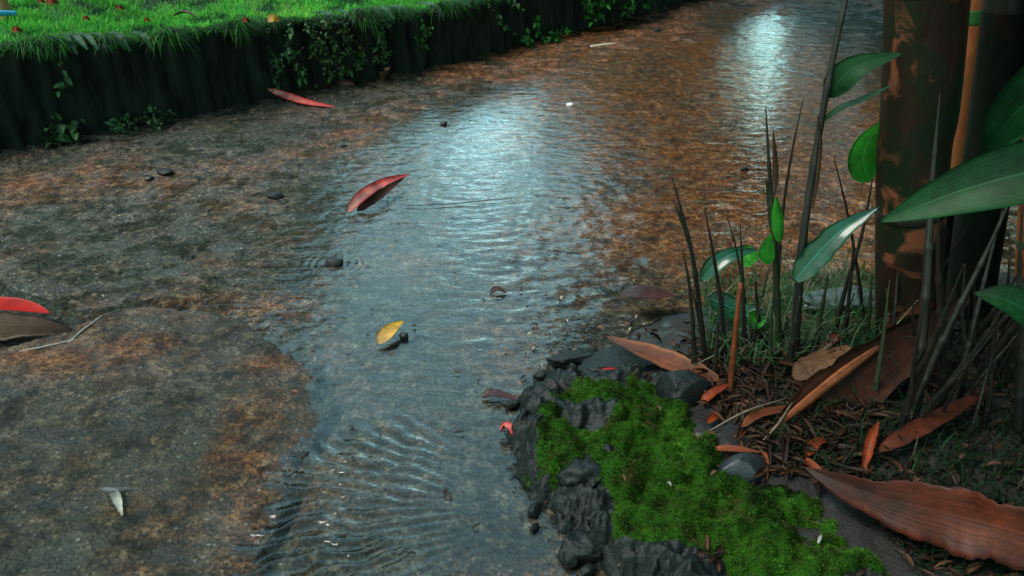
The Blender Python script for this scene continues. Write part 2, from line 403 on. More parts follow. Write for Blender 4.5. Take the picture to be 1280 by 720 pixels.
# drop the sheet under the ground beyond the wall, on the slab and in the bed
t = NT('stream_water'); g = t.geo()
b1 = t.noise(g, 20, 4, .55, .4, sc=(.7,1.9,1)); b2 = t.noise(g, 60, 3, .55, .3, sc=(.7,1.7,1))
h = t.math('ADD', t.math('MULTIPLY', b1, 1.0), t.math('MULTIPLY', b2, .22))
nrm = t.bump(h, .30, .008)
fr = t.n('Fresnel', None, IOR=1.38, Normal=nrm)
tr = t.n('BsdfTransparent', None, Color=(.84,.93,.92)); gl = t.n('BsdfGlossy', None, Color=(1,1,1), Roughness=.03, Normal=nrm)
mx = t.n('MixShader', None, _0=t.math('MULTIPLY', fr.outputs[0], 1.0, clamp=True), _1=tr.outputs[0], _2=gl.outputs[0])
t.t.links.new(mx.outputs[0], t.out.inputs[0])
water = mesh_np('stream_water', np.stack([X,Y,Z],-1).reshape(-1,3), grid_faces(len(wxs), len(wys)), t.m)
water['kind'] = 'structure'

# ------------------------------------------------------------ retaining wall, lawn
wall_m = mat_simple('mossy_dark_wall', (.002,.004,.004), (.020,.028,.018), 22, .8, .012, 70, 0, .08, (1,1,.18))
t_, s_, n_ = frames(wc, (0,0,1))
# s_ = t x z : points to the road side (right of travel)
nrow = 22
rowz = np.linspace(-.03, 1, nrow)
top = wtop_of(wc[:,0])+.016*fbm(cum*3, cum*0, 4, 300)
log = .02*np.abs(np.sin(cum*math.pi/.085+1.5*pnoise(cum*2,cum*0,301)))
WV = []
for k, zz in enumerate(rowz):
    off = log*(1-.15*zz)+.012*fbm(cum*9, np.full_like(cum, zz*2.0), 4, 310)+.01*(1-zz)
    if k == nrow-1: off = off-.03
    z = np.maximum(zz, -.03)*top if k else np.full_like(cum, -.03)
    WV.append(np.stack([wc[:,0]+s_[:,0]*off, wc[:,1]+s_[:,1]*off, z], 1))
WV.append(np.stack([wc[:,0]-s_[:,0]*.09, wc[:,1]-s_[:,1]*.09, top-.004], 1))
WV.append(np.stack([wc[:,0]-s_[:,0]*.10, wc[:,1]-s_[:,1]*.10, top*0-.03], 1))
WV = np.array(WV)
wall = mesh_np('retaining_wall', WV.reshape(-1,3), grid_faces(len(WV), len(wc)), wall_m)
tag(wall, 'low dark mossy retaining wall of upright stakes below the lawn', 'wall')

# lawn sheet behind the wall
dists = np.array([.05,.12,.2,.3,.45,.65,.9,1.2,1.6,2.1,2.8,3.8,5,7,10,14,20,30])
sub = np.arange(0, 900, 6)
LV = []
def lawn_z(x, y, topz, d): return topz-.012+.03*sstep(0,1.5,d)+.02*fbm(x*2.2,y*2.2,3,400)*sstep(.1,.6,d)
for d in dists:
    x = wc[sub,0]-s_[sub,0]*d; y = wc[sub,1]-s_[sub,1]*d
    LV.append(np.stack([x, y, lawn_z(x, y, top[sub], d)], 1))
LV = np.array(LV)
lawn_m = mat_simple('lawn_soil', (.012,.03,.008), (.03,.08,.018), 40, .9, .01)
lawn = mesh_np('lawn_ground', LV.reshape(-1,3), grid_faces(len(dists), len(sub)), lawn_m); lawn['kind'] = 'structure'

# grass blades
def blades(base, length, width, lean, updir=None, bend=.6, tilt=None):
    """base (n,3), length (n,), lean dir angle (n,)"""
    n = len(base); ca, sa = np.cos(lean), np.sin(lean)
    dirh = np.stack([ca, sa, np.zeros(n)],1)
    side = np.stack([-sa, ca, np.zeros(n)],1)
    tl = (np.full(n,.35) if tilt is None else tilt)[:,None]
    up = np.array([0,0,1.])
    L = length[:,None]; W = width[:,None]/2
    p1 = base+L*.5*(up*np.cos(tl)+dirh*np.sin(tl))
    tl2 = tl+bend
    p2 = p1+L*.5*(up*np.cos(tl2)+dirh*np.sin(tl2))
    V = np.stack([base-side*W, base+side*W, p1+side*W*.8, p1-side*W*.8, p2], 1).reshape(-1,3)
    b = np.arange(n)*5
    return V, [np.stack([b,b+1,b+2,b+3],1), np.stack([b+3,b+2,b+4],1)]
t = NT('grass_blade'); col = t.mix(1.0, (1,1,1), t.attr('tint').outputs[0], 'MULTIPLY')
b = t.bsdf(Base_Color=col, Roughness=.6, Specular_IOR_Level=.1); tr = t.n('BsdfTranslucent', None, Color=col)
mx = t.n('MixShader', None, _0=.35, _1=b.outputs[0], _2=tr.outputs[0]); t.t.links.new(mx.outputs[0], t.out.inputs[0])
grass_m = t.m
N = 170000
k = rng.integers(0, 870, N*2); d = rng.random(N*2)**1.5*4.2+.0
bx = wc[k,0]-s_[k,0]*d; by = wc[k,1]-s_[k,1]*d
# keep what the photo could show, a step to the side included
vis = (bx > -3.9-.0*by) & (by < 9) & (np.abs(bx) < by*.95+.2) & (by < 7.5)
idx = np.where(vis)[0][:N]; k = k[idx]; d = d[idx]; bx = bx[idx]; by = by[idx]
bz = lawn_z(bx, by, top[k], np.maximum(d,.0))-.004
n = len(bx)
clump = fbm(bx*6, by*6, 3, 410); patch = fbm(bx*1.6, by*1.6, 3, 412)
ln = rng.uniform(.022,.05, n)*(1+.35*clump); wd = rng.uniform(.0022,.0042, n)
V, Fs = blades(np.stack([bx,by,bz],1), ln, wd, rng.random(n)*6.283, tilt=rng.uniform(.15,1.0,n), bend=.5)
hue = rng.random(n)
g1 = np.array([.010,.26,.04]); g2 = np.array([.15,.60,.05]); g3 = np.array([.22,.32,.06]); g4 = np.array([.012,.08,.022])
cc = g1*(1-hue[:,None])+g2*hue[:,None]
m3 = (rng.random(n) < .07+.25*(patch > .35)); cc[m3] = g3
m4 = (clump < -.30) | (rng.random(n) < .10); cc[m4] = g4
cc = cc*(1+.35*patch[:,None])
cc = np.repeat(cc, 5, 0)
gr = mesh_np('grass', V, Fs, grass_m, col=cc, smooth=False); tag(gr, 'bright short green grass covering the lawn above the wall', 'grass', kind='stuff')
# drooping fringe over the wall's lip
n = 17000
k = rng.integers(60, 860, n); d = rng.uniform(-.03,.04,n)
bx = wc[k,0]-s_[k,0]*d; by = wc[k,1]-s_[k,1]*d; bz = top[k]+rng.uniform(-.012,.008,n)
lean = np.arctan2(s_[k,1], s_[k,0])+rng.normal(0,.6,n)
cl = 1.6*fbm(cum[k]*7, cum[k]*0, 4, 420)
V, Fs = blades(np.stack([bx,by,bz],1), rng.uniform(.015,.075,n)*(1+1.3*np.clip(cl,-.6,1.2)), rng.uniform(.002,.005,n), lean, tilt=rng.uniform(.9,1.7,n), bend=.85)
pal = np.array([[.02,.14,.02],[.03,.08,.03],[.06,.08,.06],[.01,.03,.015],[.06,.24,.03],[.05,.04,.03]])
cc = pal[rng.choice(6, n, p=[.3,.2,.12,.18,.12,.08])]
fr_ = mesh_np('overhanging_grass', V, Fs, grass_m, col=np.repeat(cc,5,0), smooth=False); tag(fr_, 'limp grass and roots drooping over the lip of the dark wall', 'grass', kind='stuff')

# ------------------------------------------------------------ leaf materials
M = {}
M['red'] = mat_leaf('red_leaf', (.70,.018,.006), (.62,.012,.006), edge=(.6,.012,.006), vein=(.35,.02,.01), rough=.4, spots=60, spotamt=.25, coat=.08)
M['pinkred'] = mat_leaf('pink_red_leaf', (.85,.34,.26), (.88,.05,.06), edge=(.88,.05,.05), vein=(.55,.3,.25), rough=.4, spots=35, spotamt=.5, coat=.1)
M['rust'] = mat_leaf('rust_leaf', (.15,.030,.009), (.065,.020,.010), edge=(.11,.022,.009), rough=.42, spots=22, spotamt=.75, coat=.15, trans=.05)
M['dark_rust'] = mat_leaf('dark_rust_sheath', (.075,.024,.012), (.03,.013,.009), rough=.5, spots=14, spotamt=.6, coat=.05, trans=.05)
M['sheath'] = mat_leaf('dry_sheath', (.24,.058,.018), (.20,.07,.04), rough=.45, spots=26, spotamt=.5, coat=.15, edge=(.45,.14,.05))
M['tan'] = mat_leaf('tan_leaf', (.20,.11,.06), (.25,.12,.06), rough=.5, spots=24, spotamt=.6, coat=.1)
M['brown'] = mat_leaf('brown_leaf', (.15,.09,.05), (.10,.05,.03), rough=.5, spots=24, spotamt=.6, coat=.2)
M['purple'] = mat_leaf('purple_brown_leaf', (.07,.03,.035), (.12,.05,.05), rough=.35, spots=24, spotamt=.6, coat=.3)
M['yellow'] = mat_leaf('yellow_leaf', (.75,.42,.15), (.95,.50,.02), rough=.35, spots=40, spotamt=.3)
M['orange'] = mat_leaf('orange_leaf', (.42,.06,.010), (.26,.04,.012), rough=.45, spots=60, spotamt=.3)
M['stick'] = mat_leaf('orange_stalk', (.32,.065,.014), (.24,.055,.02), rough=.5, spots=70, spotamt=.5, trans=0, coat=.1)
M['green'] = mat_leaf('green_leaf', (.004,.045,.010), (.006,.06,.014), vein=(.015,.085,.03), rough=.45, trans=.2, coat=.1)
M['lime'] = mat_leaf('lime_leaf', (.04,.30,.03), (.05,.36,.03), vein=(.1,.4,.08), rough=.4, trans=.35, coat=.15)
M['dgreen'] = mat_leaf('deep_green_leaf', (.012,.07,.02), (.02,.10,.035), vein=(.05,.16,.07), rough=.25, trans=.12, coat=.7, tint=True)
M['teal'] = mat_leaf('glossy_teal_leaf', (.008,.075,.03), (.015,.13,.07), vein=(.05,.22,.14), rough=.25, trans=.1, coat=.6)
M['pale'] = mat_leaf('pale_strip', (.45,.46,.42), (.5,.48,.42), rough=.5, trans=.1)
def one_leaf(name, mat, parent=None, **kw):
    V, Fs, uv = leaf_np(**kw); return mesh_np(name, V, Fs, mat, parent, True, uv)
def fallen(name, matk, pts, width, label, cat='leaf', group=None, **kw):
    o = one_leaf(name, M[matk], None, pts=pts, width=width, **kw)
    recenter(o); return tag(o, label, cat, group)

# ------------------------------------------------------------ things in the stream
fallen('red_leaf', 'red', [P(-80,384,.055), P(-10,381,.052), P(30,384,.046), P(64,392,.034)], .062, 'glossy bright red leaf at the left edge, lying on a brown leaf', fold=.05, curl=.2, roll=.35, hint=(0,-.3,1))
fallen('brown_leaf', 'brown', [P(-130,410,.035), P(-30,408,.040), P(40,407,.034), P(92,414,.010)], .060, 'wide brown dead leaf arched under the bright red leaf', fold=-.03, curl=-.2, wav=.02, seed=3, blunt=.3, hint=(0,-.8,.6))
o = MB()
for pts, r in (([P(86,428,.012),P(104,412,.016),P(128,394,.016)], [.0022,.002,.0016]), ([P(20,440,.010),P(60,432,.016),P(96,424,.012)], [.001,.0016,.0016])):
    o.add(*tube_np(pts, r, 14, 6))
st = recenter(o.build('pale_straw', mat_simple('pale_straw', (.2,.2,.16), (.38,.37,.32), 60))); tag(st, 'pale grey straw at the tip of the brown leaf', 'straw')
# twin blade for the pink red leaf: bright rolled upper side and brown lower flap
q0, q1 = P(433,266,.010), P(514,217,.030)
root = empty('folded_leaf', (q0+q1)/2*1.0); root.location.z = 0
def par(o, root):
    o.parent = root; o.location = o.location-root.location; return o
lf = one_leaf('upper_half', M['pinkred'], None, pts=[q0, P(452,246,.040), P(480,228,.042), q1], width=.036, fold=.15, curl=.3, roll=.0, hint=(0,-.7,.7), seed=1); par(lf, root)
lf = one_leaf('lower_half', M['rust'], None, pts=[P(446,264,.004), P(462,252,.022), P(482,238,.030), P(508,220,.028)], width=.030, fold=.1, curl=.3, roll=-.75, wav=.03, seed=5); par(lf, root); lf['label'] = 'brown shaded lower half of the leaf'
tag(root, 'folded pink and red leaf standing in the middle of the stream', 'leaf')
fallen('yellow_leaf', 'yellow', [P(473,430,.010), P(486,414,.022), P(504,401,.022)], .034, 'small yellow leaf floating in the stream', fold=.12, curl=.2, roll=.0, hint=(0,-.4,.9), blunt=.3)
fallen('long_leaf', 'pinkred', [P(334,111,.045), P(358,120,.022), P(385,128,.012), P(421,134,.004)], .032, 'long thin pink red leaf resting at the foot of the wall', fold=.2, curl=.3, hint=(0,-.75,.65))
fallen('dark_leaf', 'purple', [P(776,366,.06), P(800,362,.070), P(826,364,.065), P(844,370,.05)], .055, 'dark purple brown leaf propped at the edge of the bank', fold=.05, curl=-.5, roll=-.15)
fallen('orange_leaf', 'sheath', [P(900,476,.085), P(852,458,.085), P(800,437,.080), P(757,420,.06)], .050, 'long orange leaf pointing from the bank into the stream', fold=.16, curl=.08, roll=-.05, wav=.03, hint=(0,-.3,1))

def stone(name, px, py, w, h, d, seed, mat, label, cat='stone', rotz=0, z=0.0, group=None, rough=.18, sub=5):
    import bmesh
    bm = bmesh.new(); bmesh.ops.create_icosphere(bm, subdivisions=sub, radius=1)
    v = np.array([list(x.co) for x in bm.verts]); fs = np.array([[y.index for y in x.verts] for x in bm.faces]); bm.free()
    nz = 1+rough*(fbm(v[:,0]*1.4+seed, v[:,1]*1.4+v[:,2]*1.1, 4, seed)+fbm(v[:,2]*1.6+seed, v[:,0]*1.2, 3, seed+5))
    v = v*nz[:,None]
    rgp = np.random.default_rng(seed+900)
    for _ in range(11):
        pn = rgp.normal(size=3); pn /= np.linalg.norm(pn); hh_ = rgp.uniform(.62,.9); dd_ = v@pn
        v = np.where((dd_ > hh_)[:,None], v-(dd_-hh_)[:,None]*pn*.9, v)
    v = np.sign(v)*np.abs(v)**.85*1.0
    v = v*np.array([w/2, d/2, h/2])
    c, s = math.cos(rotz), math.sin(rotz)
    v = np.stack([v[:,0]*c-v[:,1]*s, v[:,0]*s+v[:,1]*c, v[:,2]],1)
    o = mesh_np(name, v, fs, mat); p = P(px, py, z); o.location = p+Vector((0,0,h*.25)); 
    return tag(o, label, cat, group)
dark_m = mat_simple('wet_dark_stone', (.003,.003,.004), (.014,.015,.014), 90, .4, .004, 200, .15, .3)
rock_m = mat_simple('wet_blue_grey_rock', (.002,.003,.003), (.009,.015,.014), 38, .45, .006, 90, .0, .3)
stone('pebble', 187,225,.036,.022,.034,1,dark_m,'small dark pebble left of a larger one near the wall','pebble',z=0,sub=3)
stone('pebble', 207,218,.054,.026,.040,2,dark_m,'oblong dark pebble just right of a smaller one near the wall','pebble',.2,sub=3)
stone('pebble', 345,246,.056,.026,.042,3,dark_m,'elongated dark pebble left of the folded pink leaf','pebble',.35,sub=3)
stone('pebble', 418,331,.046,.026,.032,4,dark_m,'round dark pebble with ripples breaking around it in the stream','pebble',sub=3)
stone('pebble', 555,156,.028,.020,.022,5,dark_m,'tiny dark pebble beside the brightest sky reflection','pebble',sub=3)
stone('pebble', 430,184,.030,.016,.022,6,dark_m,'small dark pebble above the folded pink leaf','pebble',sub=3)
stone('pebble', 505,423,.024,.020,.018,7,dark_m,'tiny black pebble touching the yellow leaf','pebble',sub=3)
stone('pebble', 930,212,.032,.014,.024,8,dark_m,'small dark pebble between the two tallest shoots in the stream','pebble',sub=3)
stone('pebble', 310,134,.040,.014,.026,9,dark_m,'flat dark pebble beside the long thin leaf','pebble',sub=3)
stone('pebble', 822,39,.050,.022,.032,10,dark_m,'dark pebble on the orange pavement near the far bushes','pebble',sub=3)
stone('pebble', 744,107,.030,.014,.02,11,dark_m,'small dark pebble on orange pavement below the white stick','pebble',sub=3) if False else None
stone('brick_piece', 432,106,.075,.030,.05,12,mat_simple('red_brick', (.05,.014,.012),(.12,.035,.03),40,.5),'broken dull red brick piece at the foot of the wall','brick',.2,rough=.08)
stone('white_pebble', 712,132,.035,.016,.024,14,mat_simple('white_pebble', (.5,.46,.42),(.7,.66,.6),60,.4),'white pebble on the orange stained pavement','pebble',sub=3)
fallen('curled_leaf', 'tan', [P(478,100,.01),P(482,92,.05),P(488,84,.075)], .05, 'upright curled tan leaf against the foot of the wall', fold=.2, curl=1.0, wav=.04)
o = MB(); o.add(*tube_np([P(508,257,.006),P(560,255,.007),P(610,250,.008),P(640,248,.004)], [.0010,.0016,.0012,.0008], 24, 6)); tag(recenter(o.build('dark_twig', dark_m)), 'long thin dark twig lying flat in the stream right of the folded pink leaf', 'twig')
# floating white stick, pale strip on slab, drowned leaf remains
o = MB(); o.add(*tube_np([P(738,58,.014),P(752,56,.016),P(770,54,.014)], [.004,.005,.003], 12, 7)); tag(recenter(o.build('white_stick', mat_simple('pale_wood', (.55,.5,.4),(.7,.64,.5),60))), 'short whitish stick on the far orange pavement', 'stick')
root = empty('pale_strip', P(148,622,.014))
for nm, pts, w in (('strip', [P(138,612,.020),P(146,624,.022),P(153,645,.018)], .016), ('strip', [P(128,611,.018),P(142,613,.022),P(166,609,.018)], .010)):
    par(one_leaf(nm, M['pale'], None, pts=pts, width=w, fold=.2, curl=.4, wav=.06, blunt=.4), root)
tag(root, 'torn pale strip of leaf lying on the lower left slab', 'leaf scrap')
fallen('drowned_leaf', 'purple', [P(602,497,.004), P(618,493,.012), P(652,501,.004)], .028, 'waterlogged brown leaf in the stream left of the mossy rock', fold=.1, curl=.5, wav=.04)
fallen('drowned_leaf', 'purple', [P(612,368,.003), P(622,362,.012), P(634,367,.004)], .022, 'small waterlogged brown leaf right of the yellow leaf, mid stream', fold=.1, curl=.5, wav=.05)
fallen('pink_scrap', 'pinkred', [P(626,540,.008), P(634,534,.022), P(642,546,.012)], .020, 'shredded pink leaf scrap at the left tip of the mossy rock', 'leaf scrap', fold=.3, curl=.9, wav=.1)
fallen('magenta_scrap', 'red', [P(752,462,.075), P(764,461,.078), P(778,462,.076)], .006, 'thin red sliver lying on the rock below the long orange leaf', 'leaf scrap')

# small bits of bark, husk and leaf carried by the water
mb = MB(); rgl = np.random.default_rng(15)
for i in range(420):
    if i < 170: px, py = rgl.normal(735,45), rgl.normal(430,40)
    else: px, py = rgl.uniform(20,1080), 20+680*rgl.random()**1.3
    p = P(px, py, .004); L_ = rgl.uniform(.005,.020); a = rgl.normal(0,.8); dd = Vector((math.cos(a), math.sin(a), 0))*L_
    V, Fs, uv = leaf_np([p, p+dd*.5+Vector((0,0,.003)), p+dd], rgl.uniform(.002,.007), fold=.3, curl=rgl.uniform(.1,.8), n=6, m=4)
    mb.add(V, Fs, uv, [(.12,.09,.07),(.3,.2,.14),(2.2,2.2,2.0),(1.0,.5,.35)][rgl.choice(4, p=[.5,.25,.12,.13])])
fd = mb.build('floating_litter', mat_leaf('floating_bits', (.22,.18,.15), (.28,.22,.18), rough=.4, trans=0, tint=True)); tag(fd, 'tiny dark and pale plant bits drifting on the wet pavement', 'litter', kind='stuff')
# ------------------------------------------------------------ the bank
bx = np.arange(-.1, 3.0, .008); by = np.concatenate([np.arange(.3, 2.4, .008), np.arange(2.4, 3.4, .03)])
X, Y = np.meshgrid(bx, by, indexing='ij'); Z = bed_z(X, Y)
far = sstep(2.6,3.0,X); 
soil_m = mat_simple('dark_wet_soil', (.002,.002,.002), (.014,.010,.007), 60, .6, .010, 150, .1)
soil = mesh_np('soil_bed', np.stack([X,Y,Z],-1).reshape(-1,3), grid_faces(len(bx), len(by)), soil_m); soil['kind'] = 'structure'
def bz(p): return float(bed_z(np.array([p.x]), np.array([p.y]))[0])
def G(px, py, extra=0.0):
    """point of the bank under a pixel"""
    z = .06
    for _ in range(3): p = P(px, py, z); z = bz(p)
    p.z = z+extra; return p

def Garr(px, py):
    u = (px-640)/F; v = (360-py)/F; dy = cp+v*sp; dz = -sp+v*cp; z = np.full(len(px), .06)
    for _ in range(4): t = (z-CAMH)/dz; z = bed_z(u*t, dy*t)
    t = (z-CAMH)/dz; return np.stack([u*t, dy*t, z], 1)
# big mossy rock as a lumpy body
RO = [P(*q) for q in [(692,468),(655,492),(640,520),(634,548),(640,585),(655,612),(672,632),(688,648),(704,672),(742,706),(780,735),(830,790),(900,840)]]+[P(1180,840,.06),P(1140,715,.06),P(1075,660,.06),P(1042,616,.06),P(940,590,.06),P(890,530,.06),P(850,470,.06),P(760,455,.05)]
ROa = [(p.x,p.y) for p in RO]
def rock_z(x, y):
    d = sdist(x, y, ROa)+.018*fbm(x*20,y*20,5,500,.6)
    lump = fbm(x*11+2, y*11, 4, 510, .55)
    cell = np.abs(pnoise(x*13, y*15, 520))+.5*np.abs(pnoise(x*27, y*27, 521))
    h = .078*sstep(-.010, .055, d)+.030*sstep(.05,.2,d)
    h = h+(.024*lump+.022*(.35-cell))*sstep(0,.05,d)+.004*fbm(x*45,y*45,4,530,.6)*sstep(0,.02,d)
    # a dip between the near left boulder and the moss
    q = P(770,640,.03); h = h-.035*np.exp(-(((x-q.x)/.09)**2+((y-q.y)/.03)**2))
    return np.where(d > -.012, h-.012*(d<0)-.01, -.05)
x0, x1 = min(p[0] for p in ROa)-.02, max(p[0] for p in ROa)+.02; y0, y1 = min(p[1] for p in ROa)-.02, max(p[1] for p in ROa)+.02
X, Y = np.meshgrid(np.arange(x0,x1,.0035), np.arange(y0,y1,.0035), indexing='ij'); Z = rock_z(X, Y)
rock = mesh_np('mossy_rock', np.stack([X,Y,Z],-1).reshape(-1,3), grid_faces(*X.shape), rock_m)
tag(rock, 'large dark wet rock capped with bright green moss at the stream edge', 'rock')
def moss_mask(x, y):
    def gz(lst):
        s = np.zeros(x.shape)
        for (px, py, rx, ry, a) in lst:
            c = P(px, py, .085); e = P(px+rx, py, .085); f = P(px, py-ry, .085)
            s = s+a*np.exp(-(((x-c.x)/abs(e.x-c.x))**2+((y-c.y)/abs(f.y-c.y))**2))
        return s
    m = gz([(755,487,45,16,1.0),(700,520,26,30,1.1),(715,560,26,22,.9),(800,650,50,22,.8),(690,550,18,16,.6),(800,500,55,26,1.1),(830,545,55,36,1.2),(770,560,70,26,.9),(860,590,60,40,1.2),(820,625,60,30,1.0),(900,640,70,36,1.2),(960,640,40,30,1.1),(800,600,40,24,.6),(1000,690,40,22,1.1),(1090,700,50,14,1.0),(745,600,30,14,.4),(870,545,30,30,.9),(930,612,60,20,1.2),(985,650,40,24,1.0),(960,690,40,20,1.0),(860,650,50,24,1.0),(740,550,40,20,.9),(840,585,50,30,1.0),(990,642,50,24,1.2),(1030,650,40,22,1.0),(1010,622,40,16,.8),(1040,692,60,22,1.0),(930,685,60,22,.8),(900,560,20,20,.8)])
    m = m-gz([(735,518,26,18,1.5),(765,562,24,8,1.2),(730,612,50,22,1.2),(800,672,60,20,1.2),(880,690,60,16,.7),(925,588,30,16,1.4)])
    return m+.42*fbm(x*24, y*24, 4, 540)
mm = moss_mask(X, Y)-.35*sstep(.1,.45,fbm(X*17,Y*17,3,545)); bump_ = sstep(.38, .75, mm)
puff = .010*bump_*(1+.7*fbm(X*38,Y*38,3,550))
moss_m = mat_simple('moss_cushion', (.007,.032,.003), (.022,.085,.005), 60, .95, .006, 260, 0, .1)
faces = grid_faces(*X.shape)
keep = (mm.ravel() > .36)[faces].any(1)
fk = faces[keep]; u, inv = np.unique(fk, return_inverse=True)
MV = np.stack([X,Y,Z+puff-.0015],-1).reshape(-1,3)[u]
moss = mesh_np('moss', MV, inv.reshape(-1,4), moss_m, rock)
# moss fuzz
pr = np.where((mm.ravel() > .30))[0]
n = 105000; wgt = sstep(.30,.62,mm.ravel()[pr])+.03; pk = rng.choice(pr, n, p=wgt/wgt.sum())
base = np.stack([X,Y,Z+puff-.002],-1).reshape(-1,3)[pk]+np.stack([rng.uniform(-.002,.002,n),rng.uniform(-.002,.002,n),np.zeros(n)],1)
V, Fs = blades(base, rng.uniform(.003,.008,n)*(.7+.5*fbm(base[:,0]*22,base[:,1]*22,3,566)), rng.uniform(.0008,.0016,n), rng.random(n)*6.28, tilt=rng.uniform(0,1.0,n), bend=.4)
cl = fbm(base[:,0]*30, base[:,1]*30, 3, 560); cc = np.array([.016,.054,.004])[None,:]*np.clip(1+1.6*cl[:,None],.15,3)+rng.random((n,1))*np.array([.022,.048,.004]); cc = cc*np.clip(1+1.1*fbm(base[:,0]*9,base[:,1]*9,3,571),.3,1.6)[:,None]; dryp = fbm(base[:,0]*13,base[:,1]*13,3,572)+rng.normal(0,.25,n); cc[dryp>.62] = (.075,.07,.02); cc[rng.random(n)<.03] = (.10,.085,.03)
fz = mesh_np('moss_fuzz', V, Fs, grass_m, rock, False, None, np.repeat(np.clip(cc,.002,1),5,0)); fz['kind'] = 'stuff'

stone('boulder', 745,608,.17,.11,.13,21,rock_m,'dark wet boulder at the left foot of the mossy rock','rock',.3)
stone('boulder', 728,690,.085,.045,.06,22,rock_m,'small blue grey boulder at the waterline below the mossy rock','rock',.2)
stone('boulder', 800,462,.24,.055,.10,23,rock_m,'flat dark boulder under the tip of the long orange leaf','rock',-.1,z=.02)
stone('boulder', 850,505,.12,.09,.10,24,rock_m,'dark rounded boulder at the right of the flat one, below the shoots','rock',.5,z=.05)
stone('boulder', 728,452,.15,.035,.05,26,rock_m,'low black boulder at the waterline beyond the mossy rock','rock',.25)
stone('boulder', 905,405,.20,.05,.09,27,rock_m,'low wet boulder behind the dead shoots at the water edge','rock',0)
stone('boulder', 1050,385,.22,.07,.10,28,mat_simple('pale_blue_rock',(.03,.045,.05),(.09,.12,.13),50,.3,.01,120,.5),'pale blue grey wet boulder behind the shoots, left of the bamboo','rock',.1)
rs = random.Random(3)
for i, (px, py, w_) in enumerate([(655,588,.04),(648,560,.025),(668,640,.035),(700,650,.03),(712,700,.045),(640,508,.03),(676,474,.04),(716,462,.03),(668,662,.022),(735,716,.03)]):
    stone('chip', px, py, w_, w_*.7, w_*.6, 40+i, rock_m, ['dark chip of rock by the left flank of the mossy rock','small dark chip at the left tip of the mossy rock','dark chip at the lower left flank of the mossy rock','dark chip in the notch below the mossy rock','larger chip beside the small blue grey boulder','dark chip at the upper left of the mossy rock','dark chip at the waterline above the mossy rock','dark chip beside the low black boulder','tiny lone chip in the water under the mossy rock','chip in the water at the bottom edge'][i], 'rock chip', rs.random()*3, z=0, sub=3)
stone('stone_block', 928,592,.085,.045,.05,25,mat_simple('dark_slate', (.008,.011,.014),(.022,.028,.032),50,.4),'smooth dark slate block at the foot of the orange stalk','rock',0,z=.075,rough=.06)

# ------------------------------------------------------------ stalks and shoots
def stalk_mat(name, c1, c2, c3):
    t = NT(name); g = t.coord(); nz = t.noise(g, 40, 5, .6, sc=(1,1,.25))
    col = t.ramp(nz, [(.3,c1),(.55,c2),(.75,c3)])
    t.bsdf(Base_Color=col, Roughness=.5, Normal=t.bump(t.noise(g, 160, 3, .6, sc=(1,1,.1)), .5, .001), Coat_Weight=.2)
    return t.m
M['shoot'] = stalk_mat('dead_shoot', (.003,.003,.0025), (.010,.008,.005), (.024,.018,.010))
M['shootg'] = stalk_mat('olive_shoot', (.007,.012,.006), (.018,.027,.010), (.04,.042,.018))
def shoot(pts, r0, label, mat='shoot', sheaths=2, name='bamboo_shoot', tip=.0006, leaves=(), group='bamboo shoots on the bank'):
    b0 = pts[0]; root = empty(name, b0)
    pl = [p-b0 for p in pts]
    n = 36
    def rad(t):
        r = r0*(1-t)**.75+tip
        for kk in range(1, 6):
            r *= 1+.28*math.exp(-((t-kk/6.3)/.012)**2)
        return r
    V, Fs, uv = tube_np(pl, rad, n*2, 9); mesh_np('stem', V, Fs, M[mat], root, True, uv)
    c = resample(pl, 40)
    for q in range(sheaths):
        i = int(6+q*26/max(1,sheaths)+random.random()*4); j = min(39, i+9+random.randrange(5))
        seg = [Vector(c[i]), Vector(c[(i+j)//2])+Vector((random.uniform(-.004,.004),-.002,0)), Vector(c[j])+Vector((random.uniform(-.012,.012),-.004,.004))]
        one_leaf('sheath', M[mat], root, pts=seg, width=r0*2.3, hint=(0,-1,0), fold=0, curl=-1.5, n=14, m=7)
    for (lp, w, mk, kw) in leaves:
        lo = one_leaf('leaf', M[mk], root, pts=[p-b0 for p in lp], width=w, **kw)
    return tag(root, label, 'shoot', group)
y = 1.36
def S(lst, y=1.36, y2=None):
    y2 = y if y2 is None else y2; n = len(lst)
    return [U(a, b, y+(y2-y)*i/max(1,n-1)) for i, (a, b) in enumerate(lst)]
shoot(S([(884,520),(880,440),(868,335),(852,265),(838,215)],1.30), .0060, 'thin dead shoot furthest left that curves to a needle tip over the water', sheaths=2)
shoot(S([(872,530),(868,440),(862,360),(853,312)],1.28), .0055, 'short dark spike just left of the leaning needle shoot', sheaths=1)
shoot(S([(908,500),(903,400),(892,320),(880,258)],1.33), .0052, 'dark needle shoot leaning left above the long orange leaf tip', sheaths=1)
shoot(S([(928,520),(930,430),(928,340),(925,278)],1.34), .0048, 'straight thin spike right behind the upright orange stalk', sheaths=1)
shoot(S([(940,500),(934,400),(922,320),(908,268)],1.42), .0036, 'fine curved dead twig between the two middle spikes', sheaths=0)
shoot(S([(976,520),(972,400),(968,300),(962,220),(957,132)],1.36), .0085, 'thick shoot with a green sheath and a tall forked spear tip', 'shootg', 2,
      leaves=[(S([(975,305),(973,275),(970,245)],1.345), .030,'lime',dict(hint=(0,-1,0),fold=0,curl=-1.2,n=14)), (S([(968,245),(970,210),(966,158)],1.35), .012,'brown',dict(hint=(0,-1,0),fold=0,curl=-.8,n=14))])
shoot(S([(960,510),(966,400),(978,270),(990,190),(1005,120)],1.42), .0045, 'slender straight needle shoot leaning right of the forked spear', sheaths=1)
def L(pts, w, mk, **kw): return (pts, w, mk, kw)
